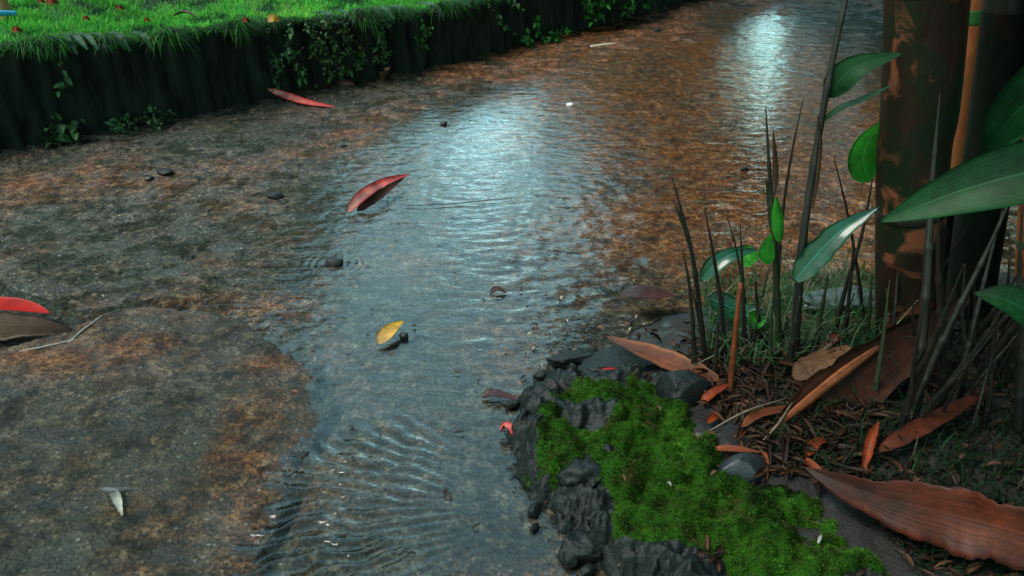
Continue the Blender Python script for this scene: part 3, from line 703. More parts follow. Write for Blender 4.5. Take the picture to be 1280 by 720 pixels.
shoot([U(992,530,1.30),U(994,440,1.31),U(1004,300,1.33),U(1020,190,1.35),U(1038,90,1.36),U(1057,0,1.37),U(1085,-120,1.38)], .0072, 'tallest dark stalk rising past the top with two long leaves', 'shoot', 2, tip=.0022,
      leaves=[L(S([(1028,152),(1050,136),(1080,124),(1120,104)],1.35,1.33), .020,'green',hint=(0,-.6,1),fold=.2,roll=.5),
              L(S([(1036,122),(1050,100),(1075,82),(1130,66)],1.36,1.34), .048,'green',hint=(0,-.9,.5),fold=.15,roll=.2),
              L(S([(1016,262),(1022,225),(1026,180),(1022,142)],1.335,1.34), .009,'brown',hint=(0,-1,0),fold=0,curl=-1.2)])
shoot(S([(1088,480),(1075,360),(1060,270),(1042,195)],1.45), .0040, 'fine dark twig leaning left beside the broad bamboo', sheaths=0)
shoot(S([(1030,490),(1052,380),(1078,290),(1092,215)],1.42), .0055, 'dark stalk carrying an upright lime green leaf beside the bamboo', 'shoot', 1,
      leaves=[L(S([(1086,228),(1080,205),(1084,180),(1102,152)],1.41), .060,'lime',hint=(0,-1,.2),fold=.05,curl=-.2,blunt=.3)])
shoot(S([(1075,600),(1088,520),(1102,440),(1112,350)],1.16,1.2), .0075, 'olive green stalk crossing in front of the big folded sheath', 'shootg', 1)
for i, (lst, yy, r, lab) in enumerate([
    ([(948,520),(950,430),(944,350)],1.38,.008,'blunt dark stub left of the thick shoot with green sheath'),
    ([(1010,520),(1020,430),(1036,340)],1.38,.0065,'dark stub leaning right beneath the shiny teal leaf'),
    ([(1050,520),(1056,430),(1068,300)],1.40,.006,'dark stub between the pale blue rock and the bamboo'),
    ([(1065,540),(1082,440),(1090,340)],1.34,.0065,'dark stub touching the left side of the bamboo'),
    ([(985,540),(988,450),(1000,370)],1.27,.009,'short thick stub in front of the tallest stalk'),
    ([(958,535),(962,460),(965,380)],1.28,.008,'short thick stub in front of the green sheathed shoot'),
    ([(890,540),(893,470),(898,400)],1.26,.0065,'short stub at the base of the leaning needle shoot')]):
    shoot(S(lst, yy), r, lab, 'shootg' if i%2 else 'shoot', 1, tip=.0015)

# leafy low plants between the shoots
def plant(name, base, leaves, label, cat='plant', stem='shootg', group=None):
    root = empty(name, base)
    for (pts, w, mk, kw) in leaves:
        c = [p-base for p in pts]
        V, Fs, uv = tube_np([Vector((0,0,0)), c[0]*.5+Vector((0,0,.01)), c[0]], [.0022,.0018,.0014], 10, 6); mesh_np('stem', V, Fs, M[stem], root, True, uv)
        one_leaf('leaf', M[mk], root, pts=c, width=w, **kw)
    return tag(root, label, cat, group)
plant('leafy_plant', G(985,470), [L(S([(992,352),(1015,325),(1050,290),(1100,258)],1.30,1.32), .048,'teal',hint=(0,-.8,.8),fold=.22,curl=.2,roll=.1,wav=.02)], 'low plant with a large shiny teal leaf beside the bamboo')
plant('leafy_plant', G(905,440), [L(S([(876,352),(892,332),(915,318),(948,312)],1.42,1.44), .036,'teal',hint=(0,-.8,.8),fold=.15,curl=.3), L(S([(885,372),(900,378),(925,388),(955,384)],1.42,1.40), .045,'teal',hint=(0,-.8,.8),fold=.15,curl=.3)], 'low plant with two broad bluish green leaves among the thin shoots')
plant('leafy_plant', G(938,440), [L(S([(925,330),(935,320),(950,322)],1.5,1.5), .05,'lime',hint=(0,-.8,.8),fold=.1), L(S([(935,392),(945,400),(958,398)],1.38), .04,'lime',hint=(0,-.8,.8),fold=.1), L(S([(962,330),(958,312),(964,292)],1.35), .03,'lime',hint=(0,-1,.2),fold=.1)], 'small plant with little lime green leaves left of the forked spear')
plant('seedling', G(868,555), [L(S([(868,548),(862,535),(866,518)],1.16), .022,'lime',hint=(0,-1,.4),fold=.2), L(S([(869,550),(876,535),(884,524)],1.16), .018,'green',hint=(0,-1,.4),fold=.2)], 'tiny green seedling on the edge of the moss', 'seedling')
plant('seedling', G(925,520), [L(S([(918,520),(924,512),(932,506)],1.22), .024,'green',hint=(0,-.8,.8),fold=.2), L(S([(926,520),(930,512),(938,512)],1.22), .02,'green',hint=(0,-.8,.8),fold=.2)], 'tiny green seedling right of the upright orange stalk', 'seedling')

# bamboo culms
def culm_mat(name, dark, mid, moss, patch):
    t = NT(name); g = t.coord()
    st = t.noise(g, 30, 6, .6, sc=(1,1,.12)); n1 = t.noise(g, 9, 5, .6, .6, sc=(1,1,.6)); n2 = t.noise(g, 15, 5, .55, .8, sc=(1,1,.7))
    col = t.ramp(st, [(.3,dark),(.65,mid)])
    col = t.mix(t.ramp(n1, [(.46,(0,)*3),(.6,(.85,)*3)]), col, moss)
    col = t.mix(t.ramp(n2, [(.56,(0,)*3),(.66,(.9,)*3)]), col, patch)
    t.bsdf(Base_Color=col, Roughness=.6, Normal=t.bump(t.math('ADD', st, n2), .6, .005), Specular_IOR_Level=.12)
    return t.m
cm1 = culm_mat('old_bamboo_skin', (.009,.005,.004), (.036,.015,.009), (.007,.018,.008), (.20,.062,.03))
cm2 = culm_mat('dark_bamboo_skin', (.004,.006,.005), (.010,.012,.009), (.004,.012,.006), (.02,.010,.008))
cm3 = culm_mat('orange_bamboo_skin', (.20,.05,.02), (.36,.10,.04), (.24,.09,.03), (.42,.12,.05))
cm4 = culm_mat('young_bamboo_skin', (.02,.08,.02), (.04,.14,.04), (.02,.10,.03), (.10,.12,.04))
def culm(pts, r, nodes, label, mat, name='bamboo_culm', rtop=None, node_mat=None, grp='bamboo culms of the clump'):
    b0 = pts[0].copy(); root = empty(name, b0); pl = [p-b0 for p in pts]; c = resample(pl, 160); zz = c[:,2]; H = zz[-1]
    rtop = rtop or r
    rr = r+(rtop-r)*np.linspace(0,1,160)
    for nz in nodes: 
        rr = rr*(1+.018*np.exp(-((zz-nz)/.006)**2)-.012*np.exp(-((zz-nz-.014)/.008)**2))
    V, Fs, uv = tube_np([Vector(q) for q in c], list(rr), 160, 40, hint=(0,1,0)); mesh_np('culm_wall', V, Fs, mat, root, True, uv)
    for nz in nodes:
        i = int(np.argmin(np.abs(zz-nz)))
        ii = [max(0,i-1), i, min(159,i+1)]
        V, Fs, uv = tube_np([Vector(c[q]) for q in ii], [rr[i]*.995, rr[i]*1.012, rr[i]*.995], 7, 40, hint=(0,1,0)); mesh_np('node_ring', V, Fs, node_mat or M['shoot'], root, True, uv)
    return tag(root, label, 'bamboo', grp)
def ext(a, b, k): return b+(b-a)*k
y1_ = 1.40
b_, t_2 = U(1132,545,y1_), U(1158,0,y1_)
bw = lambda px: px*1.62/F
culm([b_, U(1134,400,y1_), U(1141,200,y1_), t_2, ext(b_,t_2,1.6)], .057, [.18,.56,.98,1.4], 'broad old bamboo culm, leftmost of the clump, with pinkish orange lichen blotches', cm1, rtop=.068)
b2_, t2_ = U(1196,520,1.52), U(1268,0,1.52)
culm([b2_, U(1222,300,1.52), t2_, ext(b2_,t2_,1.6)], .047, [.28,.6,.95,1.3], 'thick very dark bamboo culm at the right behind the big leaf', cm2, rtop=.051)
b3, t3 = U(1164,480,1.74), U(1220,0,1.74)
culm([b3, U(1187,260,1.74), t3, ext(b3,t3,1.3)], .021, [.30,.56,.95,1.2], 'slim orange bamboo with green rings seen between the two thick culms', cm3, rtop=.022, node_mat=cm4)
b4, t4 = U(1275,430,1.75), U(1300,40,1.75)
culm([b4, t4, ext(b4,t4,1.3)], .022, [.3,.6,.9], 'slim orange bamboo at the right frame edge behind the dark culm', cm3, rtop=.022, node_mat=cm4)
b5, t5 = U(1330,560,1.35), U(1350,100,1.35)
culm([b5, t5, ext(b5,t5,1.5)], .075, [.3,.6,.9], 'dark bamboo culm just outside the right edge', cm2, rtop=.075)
b6, t6 = U(1190,500,1.62), U(1178,250,1.62)
culm([b6, t6], .030, [.16], 'short cut bamboo stub in the gap between the thick culms', cm2, rtop=.026)
# dark dead shoots packed round the culm bases
k = 0
for (px, py, px2, py2, yy, r) in [(1180,560,1192,400,1.36,.008),(1205,580,1212,370,1.33,.007),(1230,600,1218,350,1.28,.008),(1255,600,1262,320,1.30,.012),(1275,620,1290,380,1.22,.009),(1160,560,1170,420,1.34,.007),(1240,560,1244,400,1.42,.008),(1190,600,1205,460,1.24,.006)]:
    k += 1
    shoot(S([(px,py),((px*2+px2)/3+3,(py*2+py2)/3),((px+px2*2)/3-2,(py+py2*2)/3),(px2,py2)], yy), r, ['thin','ridged','leaning','thick','low','slight','tall','small'][k-1]+' dark dead shoot crowded at the foot of the thick culms', 'shoot', 1, name='dead_shoot', group='dead shoots around the culm bases')

rgk = random.Random(4); src = [o for o in COL.objects if o.name.startswith('dead_shoot') and o.parent is None]
for i in range(40):
    s0 = rgk.choice(src); r2 = s0.copy(); COL.objects.link(r2)
    for ch in s0.children: c2 = ch.copy(); COL.objects.link(c2); c2.parent = r2
    q = G(rgk.uniform(1110,1330), rgk.uniform(420,545)); r2.location = q; r2.rotation_euler = (rgk.uniform(-.04,.04), rgk.uniform(-.05,.05), rgk.random()*6.28); f = rgk.uniform(.5,1.3); r2.scale = (f*.7,f*.7,f*.8)
    tag(r2, 'dark dead shoot among many in the black shade under the culms', 'shoot', 'dead shoots around the culm bases')
# foreground leaves of the plant to the right
rp = U(1420,420,1.05); rp.z = .07
root = empty('broadleaf_plant', rp)
V, Fs, uv = tube_np([Vector((0,0,0)), Vector((.02,0,.3)), Vector((.03,.0,.62))], [.008,.007,.005], 20, 8); mesh_np('stem', V, Fs, M['shootg'], root, True, uv)
for (pts, w, mk, kw) in [
    ([U(1420,180,1.0), U(1300,212,1.0), U(1200,240,1.02), U(1098,278,1.05)], .085, 'green', dict(hint=(0,-.75,.7),fold=.10,curl=.35,roll=0,n=40,m=13)),
    ([U(1400,40,1.05), U(1330,90,1.05), U(1262,150,1.08), U(1226,203,1.10)], .085, 'green', dict(hint=(0,-.8,.6),fold=.12,curl=.3)),
    ([U(1400,470,.95), U(1330,425,.96), U(1265,378,.98), U(1216,366,1.0)], .062, 'green', dict(hint=(0,-.7,.7),fold=.12,curl=.3)),
    ]:
    one_leaf('leaf', M[mk], root, pts=[p-rp for p in pts], width=w, **kw)
tag(root, 'broad leaved plant reaching in from the right edge across the bamboo', 'plant')

# ------------------------------------------------------------ dead sheaths and leaves on the bank
o = MB(); o.add(*tube_np([G(906,572,.0),U(912,500,1.20),U(918,430,1.215),U(926,354,1.23)], [.0062,.0058,.005,.0042], 30, 10))
sk = recenter(o.build('orange_stalk', M['stick'])); tag(sk, 'straight upright orange dry stalk standing in front of the shoots', 'stalk')
root = empty('folded_sheath', G(1060,500))
rl = root.location.copy()
a0, a1 = G(955,552,.012), U(1098,434,1.24)
midp = lambda f, dz=0: a0.lerp(a1, f)+Vector((0,0,dz))
o = MB(); o.add(*tube_np([a0-rl, midp(.3,.004)-rl, midp(.65,.006)-rl, a1-rl], [.002,.008,.010,.006], 30, 10)); o.build('rolled_edge', M['sheath'], root)
one_leaf('blade', M['dark_rust'], root, pts=[midp(.08,-.012)-rl, midp(.45,-.012)+Vector((.012,0,0))-rl, midp(.85,-.015)+Vector((.03,0,0))-rl, midp(1.25,-.004)+Vector((.045,0,0))-rl, midp(1.6,.01)+Vector((.06,0,0))-rl], width=.105, hint=(0,-.8,.6), fold=.0, curl=.4, wav=.02, blunt=.3)
tag(root, 'large folded brown bamboo sheath leaning against the foot of the broad culm', 'sheath')
fallen('dry_sheath', 'rust', [G(1400,748,.045), G(1260,700,.055), G(1180,678,.06), G(1080,650,.055), G(998,610,.045)], .118, 'widest rust orange dry sheath lying along the bottom right corner', 'sheath', fold=-.16, curl=-.10, roll=-.05, wav=.07, n=60, m=13, hint=(0,-.25,1))
fallen('sheath_strip', 'stick', [G(1000,602,.05), G(1015,618,.048), G(1030,634,.04)], .016, 'narrow orange strip at the pointed end of the widest sheath', 'sheath', fold=.2)
fallen('dry_sheath', 'rust', [G(1094,577,.02), G(1130,562,.03), G(1185,538,.045), G(1238,508,.06)], .034, 'narrow dark red sheath slanting up towards the thick dark culm', 'sheath', fold=.2, curl=.4, wav=.02)
fallen('dry_sheath', 'orange', [G(1078,592,.01), G(1082,572,.04), G(1090,556,.05)], .018, 'short upright torn orange sheath at the tip of the narrow dark one', 'sheath', fold=.3, curl=.7, wav=.05)
fallen('dry_sheath', 'tan', [G(990,492,.03), G(1015,476,.035), G(1060,452,.035)], .055, 'pale tan sheath among the shoots behind the folded sheath', 'sheath', fold=.1, curl=.5, wav=.05, blunt=.5)
fallen('dry_sheath', 'sheath', [G(925,545,.015), G(945,532,.02), G(985,522,.02), G(1010,508,.02)], .020, 'thin pinkish sheath lying behind the orange stalk foot', 'sheath', fold=.2, curl=.4)
fallen('dry_sheath', 'stick', [G(888,574,.02), G(915,577,.024), G(952,577,.02)], .016, 'thin orange strip lying across the slate block', 'sheath', fold=.2)
fallen('dry_sheath', 'stick', [G(953,575,.02), G(955,590,.01), G(957,607,.004)], .013, 'short orange strip hanging at the right of the slate block', 'sheath', fold=.2)
fallen('orange_leaf', 'orange', [G(876,510,.01), G(890,503,.02), G(914,492,.02)], .020, 'vivid orange curled leaf left of the upright stalk', fold=.3, curl=.3, wav=.08)
fallen('orange_leaf', 'orange', [G(884,534,.008), G(892,529,.012), G(902,525,.008)], .018, 'small round orange leaf below the vivid curled one', fold=.2, curl=.8)
fallen('orange_leaf', 'orange', [G(1006,576,.008), G(1018,567,.02), G(1034,560,.014)], .020, 'bright crumpled orange leaf alone on the dark litter', fold=.4, curl=.3, wav=.12)
fallen('orange_leaf', 'orange', [G(876,558,.006), G(886,553,.012), G(897,550,.006)], .016, 'tiny orange leaf at the moss edge by the seedling', fold=.2, curl=.8)
fallen('red_scrap', 'pinkred', [G(1022,452,.02), G(1038,440,.03), G(1060,436,.02)], .030, 'dull pink scrap of leaf among litter left of the bamboo', 'leaf scrap', fold=.3, curl=.8, wav=.08)
# thin dead twigs
for pts, lab in (([G(1100,650,.0),G(1130,668,.02),G(1170,684,.01)], 'pale dead twig under the widest rust sheath'), ([G(880,550,.01),G(930,530,.03),G(985,508,.02)], 'dark thin twig lying left to right behind the orange stalk'), ([G(950,560,.01),G(970,545,.03),G(1000,505,.05)], 'grey broken twig beside the folded sheath tip'), ([G(985,540,.01),G(1000,520,.03),G(1016,500,.02)], 'short pale twig behind the folded sheath')):
    o = MB(); o.add(*tube_np(pts, [.0012,.0022,.001], 14, 6)); tag(recenter(o.build('dead_twig', mat_simple('dead_twig', (.06,.045,.03),(.17,.13,.09),60))), lab, 'twig', 'dead twigs on the bank')
# leaf litter: hundreds of crumbled bits
mb = MB(); rgl = np.random.default_rng(5)
for i in range(2300):
    px = rgl.uniform(800, 1330); py = rgl.uniform(405, 740)
    if i > 1100: px = rgl.uniform(860,1090); py = rgl.uniform(425, 600)
    p = G(px, py)
    ax_, ay_ = np.array([p.x]), np.array([p.y])
    if sdist(ax_, ay_, BEDa)[0] < .02: continue
    if sdist(ax_, ay_, ROa)[0] > -.02:
        if moss_mask(ax_, ay_)[0] > .25: continue
        p.z = max(p.z, float(rock_z(ax_, ay_)[0]))
    L_ = rgl.uniform(.010,.040) if i < 1500 else rgl.uniform(.035,.075)*(.6+.4*(px > 950)); a = rgl.random()*6.28; dd = Vector((math.cos(a), math.sin(a), rgl.uniform(-.2,.5)))*L_
    V, Fs, uv = leaf_np([p+Vector((0,0,.004)), p+dd*.5+Vector((0,0,.008)), p+dd+Vector((0,0,.004))], rgl.uniform(.003,.013), fold=rgl.uniform(0,.5), curl=rgl.uniform(.2,1.4), roll=rgl.uniform(-1,1), n=7, m=4)
    c = [(.9,.5,.3),(.35,.2,.13),(.18,.12,.08),(1.0,.6,.5),(.8,.3,.12),(.25,.2,.14)][rgl.choice(6, p=[.12,.27,.33,.08,.05,.15])]
    mb.add(V, Fs, uv, c)
lit_m = mat_leaf('litter_leaf', (.10,.08,.06), (.15,.11,.08), rough=.5, spots=40, spotamt=.5, trans=.05, tint=True)
lt = mb.build('leaf_litter', lit_m); tag(lt, 'crumbled brown and pinkish leaf litter covering the dark soil', 'leaf litter', kind='stuff')
# low weeds and fern like blades on the bank
pts = []; n = 2600
px = rng.uniform(960,1300,n); py = rng.uniform(395,720,n)
pp = Garr(px, py)
ok = (sdist(pp[:,0],pp[:,1],BEDa) > .0)&(sdist(pp[:,0],pp[:,1],ROa) < 0); pp = pp[ok]; n = len(pp)
V, Fs = blades(pp, rng.uniform(.02,.07,n), rng.uniform(.0015,.004,n), rng.random(n)*6.28, tilt=rng.uniform(.1,1.2,n), bend=.6)
cc = np.array([[.006,.020,.007],[.01,.028,.01],[.06,.05,.03],[.015,.05,.015]])[rng.choice(4,n,p=[.6,.3,.03,.07])]
wd_ = mesh_np('weeds', V, Fs, grass_m, col=np.repeat(cc,5,0), smooth=False); tag(wd_, 'sparse dark weeds among the litter under the bamboo', 'weeds', kind='stuff')
# short green grass tufts behind the teal leaf
n = 1500; px = rng.uniform(880,1110,n); py = rng.uniform(345,500,n)
pp = np.array([list(P(a, b, 0.0)) for a, b in zip(px, py)]); pp[:,2] = np.maximum(bed_z(pp[:,0],pp[:,1]), 0)
V, Fs = blades(pp, np.where(rng.random(n)<.22, rng.uniform(.09,.20,n), rng.uniform(.03,.09,n)), rng.uniform(.002,.004,n), rng.random(n)*6.28, tilt=rng.uniform(.1,1.0,n), bend=.7)
cc = np.array([[.015,.06,.02],[.03,.10,.03],[.14,.16,.10],[.08,.12,.06]])[rng.choice(4,n,p=[.4,.3,.1,.2])]
tf = mesh_np('grass_tuft', V, Fs, grass_m, col=np.repeat(cc,5,0), smooth=False); tag(tf, 'wiry green grass tuft at the water edge left of the bamboo', 'grass', kind='stuff')
# seeds and pale flecks on the moss
for i, (px, py, dx, dy, lab) in enumerate([(790,503,4,-8,'pale fleck of husk on the upper left of the moss'),(820,508,6,6,'pale fleck of husk on the top of the moss'),(780,600,10,-8,'pale husk sliver in the bare hollow of the moss'),(776,592,6,10,'pale curved husk touching the sliver in the hollow'),(833,603,6,5,'yellow fleck of husk on the middle of the moss'),(888,594,10,-5,'pale husk sliver on the moss beside the slate block'),(1022,680,5,-12,'pale upright husk on the lowest moss cushion'),(772,708,12,-5,'pale husk lying on the rock near the bottom edge')]):
    x = P(px, py, .09); z = float(rock_z(np.array([x.x]), np.array([x.y]))[0])+.014; a = P(px, py, max(z,.02)); b = P(px+dx, py+dy, max(z,.02)+.004)
    fallen('husk', 'tan' if i%2 else 'pale', [a, (a+b)/2+Vector((0,0,.004)), b], .005, lab, 'husk', 'husks on the mossy rock', fold=.2, n=10, m=5)

# ------------------------------------------------------------ wall plants
leafy = mat_leaf('creeper_leaf', (.05,.13,.05), (.06,.15,.05), vein=(.1,.2,.1), rough=.35, trans=.15, tint=True)
def wallpt(px, z, off=.03):
    """point on the wall face under column px at height z"""
    best = None
    ux = (px-640)/F
    # find wc index whose horizontal bearing fits this column at that height
    c = wc; zc = (CAMH-z)
    v = []
    yv = c[:,1]; xv = c[:,0]
    depth = yv*cp+zc*sp
    pxs = 640+F*xv/depth
    ok = (yv > .3)&(cum > 2)
    i = np.argmin(np.where(ok, np.abs(pxs-px), 1e9))
    return Vector((c[i,0]+s_[i,0]*off, c[i,1]+s_[i,1]*off, z)), Vector((s_[i,0],s_[i,1],0)), i
def creeper(name, stems, nleaf, size, label, cat='creeper', spread=.02, tint=((1,1,1),(.6,.9,.6),(1.3,1.2,.9)), seed=0, stemr=.0018):
    rg = np.random.default_rng(seed); allp = [p for s in stems for p in s]
    base = allp[0].copy(); root = empty(name, base); sm = MB(); lm = MB()
    for s in stems:
        c = resample([p-base for p in s], 30); V, Fs, uv = tube_np([Vector(q) for q in c], [stemr,stemr*.5], 24, 5); sm.add(V, Fs, uv)
        for k in range(nleaf):
            q = Vector(c[rg.integers(2,30)]); dv = Vector(rg.normal(size=3)); dv.y -= .7; dv.normalize()
            L_ = size*rg.uniform(.6,1.3); st = q+Vector(rg.normal(size=3))*spread*.4
            V, Fs, uv = leaf_np([st, st+dv*L_*.5+Vector((0,0,.1*L_)), st+dv*L_-Vector((0,0,.15*L_))], L_*rg.uniform(.4,.6), hint=tuple(Vector(rg.normal(size=3))*.5+Vector((0,-.6,.8))), fold=.15, curl=.2, n=7, m=5)
            lm.add(V, Fs, uv, tint[rg.integers(0,len(tint))])
    sm.build('stem', M['shoot'], root); lm.build('leaves', leafy, root)
    return tag(root, label, cat)
def hang(px, z0, z1, wob=.02, off=.04, seed=0, px1=None):
    rg = random.Random(seed); out = []
    for k in range(5):
        f = k/4; q, nn, _ = wallpt(px+((px1 or px)-px)*f, z0+(z1-z0)*f, off); out.append(q+nn*rg.uniform(0,.02)+Vector((rg.uniform(-wob,wob),0,0)))
    return out
tl = ((.9,1,.9),(.6,.75,.6),(1.3,1.3,1.1)); tg = ((.6,1.4,.5),(.5,1.1,.5),(.8,1.7,.6)); tdry = ((1.6,1.1,.8),(1.2,.9,.7),(.9,.9,.7),(.8,1.0,.7))
creeper('creeper', [hang(75,.34,.16,.02,.04,1)], 9, .034, 'sparse creeper with pale leaves hanging on the wall near the left edge', tint=((1.5,1.6,1.5),(1,1.2,1)), seed=1)
creeper('fern', [hang(60,.01,.07,.02,.05,2,96),hang(60,.01,.10,.02,.06,3,70)], 10, .045, 'small dark fern at the foot of the wall near the left edge', 'fern', tint=tl, seed=2)
creeper('creeper', [hang(330,.31,.05,.02,.05,4,340),hang(350,.30,.08,.03,.05,5,330),hang(365,.2,.04,.03,.06,6)], 26, .030, 'dark leafy creeper trailing down the wall above the long thin leaf', tint=tl, seed=3)
creeper('creeper', [hang(372+9*k,.30,.02+.01*k,.02,.05,20+k,400+10*k) for k in range(6)], 34, .026, 'dense dry brownish creeper mass spilling down the middle of the wall', tint=tdry, seed=4)
creeper('creeper', [hang(470,.27,.08,.02,.05,8,465),hang(462,.27,.10,.02,.05,9,478)], 30, .032, 'leafy green creeper hanging above the curled tan leaf', tint=tl, seed=5)
creeper('creeper', [hang(520,.26,.10,.02,.04,10,525)], 26, .030, 'single strand of bright green creeper right of the curled tan leaf', tint=tg, seed=6)
creeper('creeper', [hang(598,.27,.10,.01,.04,11,628),hang(620,.3,.2,.02,.04,12,640)], 22, .028, 'thin grey green creeper strand slanting down the wall past its middle', tint=tl, seed=7)
creeper('weed_plant', [hang(665,.0,.12,.02,.06,13,662),hang(670,.0,.05,.02,.08,14,690),hang(655,0,.06,.02,.07,15,640)], 26, .036, 'small leafy green weed rooted at the foot of the wall', 'weed', tint=tg, seed=8)
for k, (px, lab, sd) in enumerate([(735,'first leafy bush spilling over the far end of the wall, next to bare wall',30),(765,'middle leafy bush of the three at the far end of the wall',31),(795,'last and farthest leafy bush at the end of the wall',32)]):
    creeper('wall_bush', [hang(px+random.uniform(-12,12),.32,.05+random.random()*.12,.05,.06,40+sd+q,px+random.uniform(-20,20)) for q in range(6)], 34, .042, lab, 'bush', tint=((.5,1.5,.5),(.4,1.0,.4),(.7,1.9,.6),(.3,.6,.3)), seed=sd, spread=.05)
creeper('creeper', [hang(702,.30,.2,.03,.04,16,712),hang(690,.3,.22,.03,.04,17,690)], 22, .036, 'grey green creeper drooping from the wall top left of the bushes', tint=tl, seed=9)
for k, (px, lab) in enumerate([(148,'low dark weed at the wall foot, left of its clump mate'),(190,'low dark weed at the wall foot with pale specks of leaf')]):
    creeper('weed_plant', [hang(px,.0,.05,.03,.05,50+k,px+14),hang(px,.0,.04,.03,.07,55+k,px-16),hang(px,.0,.06,.02,.06,58+k)], 14, .026, lab, 'weed', tint=tl, seed=12+k)
# arched dead fronds over the lip
k = 0
for (px, n_, w_, lab) in [(68,0,0,'') ,(84,0,0,''),(98,0,0,''),(112,0,0,''),(128,0,0,''),(150,0,0,''),(178,0,0,''),(455,0,0,''),(480,0,0,''),(500,0,0,''),(540,0,0,''),(575,0,0,''),(660,0,0,''),(410,0,0,''),(430,0,0,'')]:
    q, nn, i = wallpt(px, float(top[0]) if False else .35, .0); zt = float(top[i]); q.z = zt
    rg = random.Random(px)
    pts_ = [q-nn*.06+Vector((-.05,0,.012)), q+nn*.01+Vector((-.015,0,.022)), q+nn*.045+Vector((.0,0,-.002)), q+nn*.055+Vector((.012,0,-.012-rg.random()*.03))]
    o = one_leaf('dead_frond', M['pale'] if False else leafy, None, pts=pts_, width=rg.uniform(.014,.024), hint=(.2,-.5,.8), fold=.1, curl=-.4, blunt=.5, n=16, m=5)
    recenter(o); lab = ('grey green dead grass frond arching over the wall lip above the dark stakes'); tag(o, lab, 'frond', 'arched fronds on the wall lip')
    me = o.data; ca = me.color_attributes.new('tint','FLOAT_COLOR','POINT'); ca.data.foreach_set('color', np.tile(np.array([.8,.8,1.2,1],np.float32), len(me.vertices)))

# things on the lawn
def lawnpt(px, py):
    z = .36
    for _ in range(8):
        p = P(px, py, z); k = np.argmin((wc[:,0]-p.x)**2+(wc[:,1]-p.y)**2); d = math.hypot(wc[k,0]-p.x, wc[k,1]-p.y)
        z = float(lawn_z(np.array([p.x]), np.array([p.y]), np.array([top[k]]), np.array([d]))[0])+.03
    p.z = z+.012; return p
for px, py, w, mk, lab in [(67,12,.05,'orange','larger orange petal on the grass near the top left'),(54,12,.03,'orange','smaller orange petal beside a larger one near the top left'),(24,49,.035,'orange','red orange petal on the grass just above the wall at the left edge'),(152,20,.03,'orange','orange petal half hidden in the grass above the arched fronds'),(110,34,.025,'orange','faint orange petal low in the grass above the arched fronds'),(309,36,.03,'orange','small orange petal above the dark creeper'),(186,36,.022,'orange','faint orange petal between two others in the grass')]:
    w *= .8; p = lawnpt(px, py)+Vector((0,0,.012)); fallen('petal', mk, [p+Vector((-w/2,0,0)), p+Vector((0,0,.012)), p+Vector((w/2,.01,0))], w*.65, lab, 'petal', 'fallen petals on the lawn', fold=.1, curl=.15, wav=.05, blunt=.6, hint=(0,-.9,.45))
p = lawnpt(342,30); fallen('pale_petal', 'yellow', [p+Vector((-.022,0,0)), p+Vector((0,0,.012)), p+Vector((.022,.01,0))], .03, 'pale yellow petal on the lawn above the dry creeper', 'petal', fold=.1, curl=.1, wav=.05, blunt=.6, hint=(0,-.9,.45))
p = lawnpt(233,24); fallen('dead_leaf', 'purple', [p+Vector((-.05,0,0)), p+Vector((0,0,.012)), p+Vector((.05,-.01,0))], .026, 'dark dead leaf lying in the lawn grass', fold=.2, curl=.9)
o = MB(); p = lawnpt(6,15); o.add(*tube_np([p+Vector((0,0,-.05)), p+Vector((0,0,.05)), p+Vector((-.01,0,.22))], [.022,.021,.020], 20, 12)); tag(recenter(o.build('wooden_post', mat_simple('orange_wood', (.20,.09,.03),(.36,.17,.06),40,.6,.004,None,0,.4,(1,1,.1)))), 'short orange brown wooden post in the lawn at the top left corner', 'post')
o = MB(); o.add(*tube_np([lawnpt(-40,24)+Vector((0,-.03,.0)), lawnpt(0,21)+Vector((0,-.03,.006)), lawnpt(26,19)+Vector((0,-.03,0))], [.011,.011,.010], 20, 10)); bh = mat_simple('blue_hose', (.02,.25,.45),(.03,.33,.55),40,.4)
tag(recenter(o.build('blue_hose', bh)), 'piece of light blue hose lying on the lawn at the top left corner', 'hose')

# ------------------------------------------------------------ trees past the frame: their crowns shut out the low sky and show in the water
crown_m = NT('tree_leaves'); c_ = crown_m.attr('tint').outputs[0]; crown_m.bsdf(Base_Color=c_, Roughness=.6); crown_m = crown_m.m
bark_m = mat_simple('tree_bark', (.03,.022,.016),(.09,.07,.05),20,.8,.02,60)
def crown_mesh(name, n, rx, ry, rz, size, seed, cols):
    rg = np.random.default_rng(seed)
    cen = rg.normal(size=(26,3)); cen /= np.linalg.norm(cen,axis=1)[:,None]; cen *= rg.uniform(.35,.85,(26,1))
    k = rg.integers(0,26,n); p = cen[k]+rg.normal(size=(n,3))*.17
    p = p*np.array([rx,ry,rz])
    a = rg.normal(size=(n,3)); a /= np.linalg.norm(a,axis=1)[:,None]; b = rg.normal(size=(n,3)); b = np.cross(a,b); b /= np.linalg.norm(b,axis=1)[:,None]
    L_ = size*rg.uniform(.6,1.4,(n,1))
    V = np.stack([p-a*L_, p+b*L_*.35, p+a*L_, p-b*L_*.35],1).reshape(-1,3); i = np.arange(n)*4
    cc = np.array(cols)[rg.integers(0,len(cols),n)]*rg.uniform(.7,1.2,(n,1))
    return V, np.stack([i,i+1,i+2,i+3],1), np.repeat(cc,4,0)
TC = [(.02,.07,.02),(.03,.10,.03),(.05,.13,.03),(.015,.045,.02)]
V, Fc, cc = crown_mesh('c', 5200, 1.9, 1.6, 2.1, .15, 3, TC)
proto = None
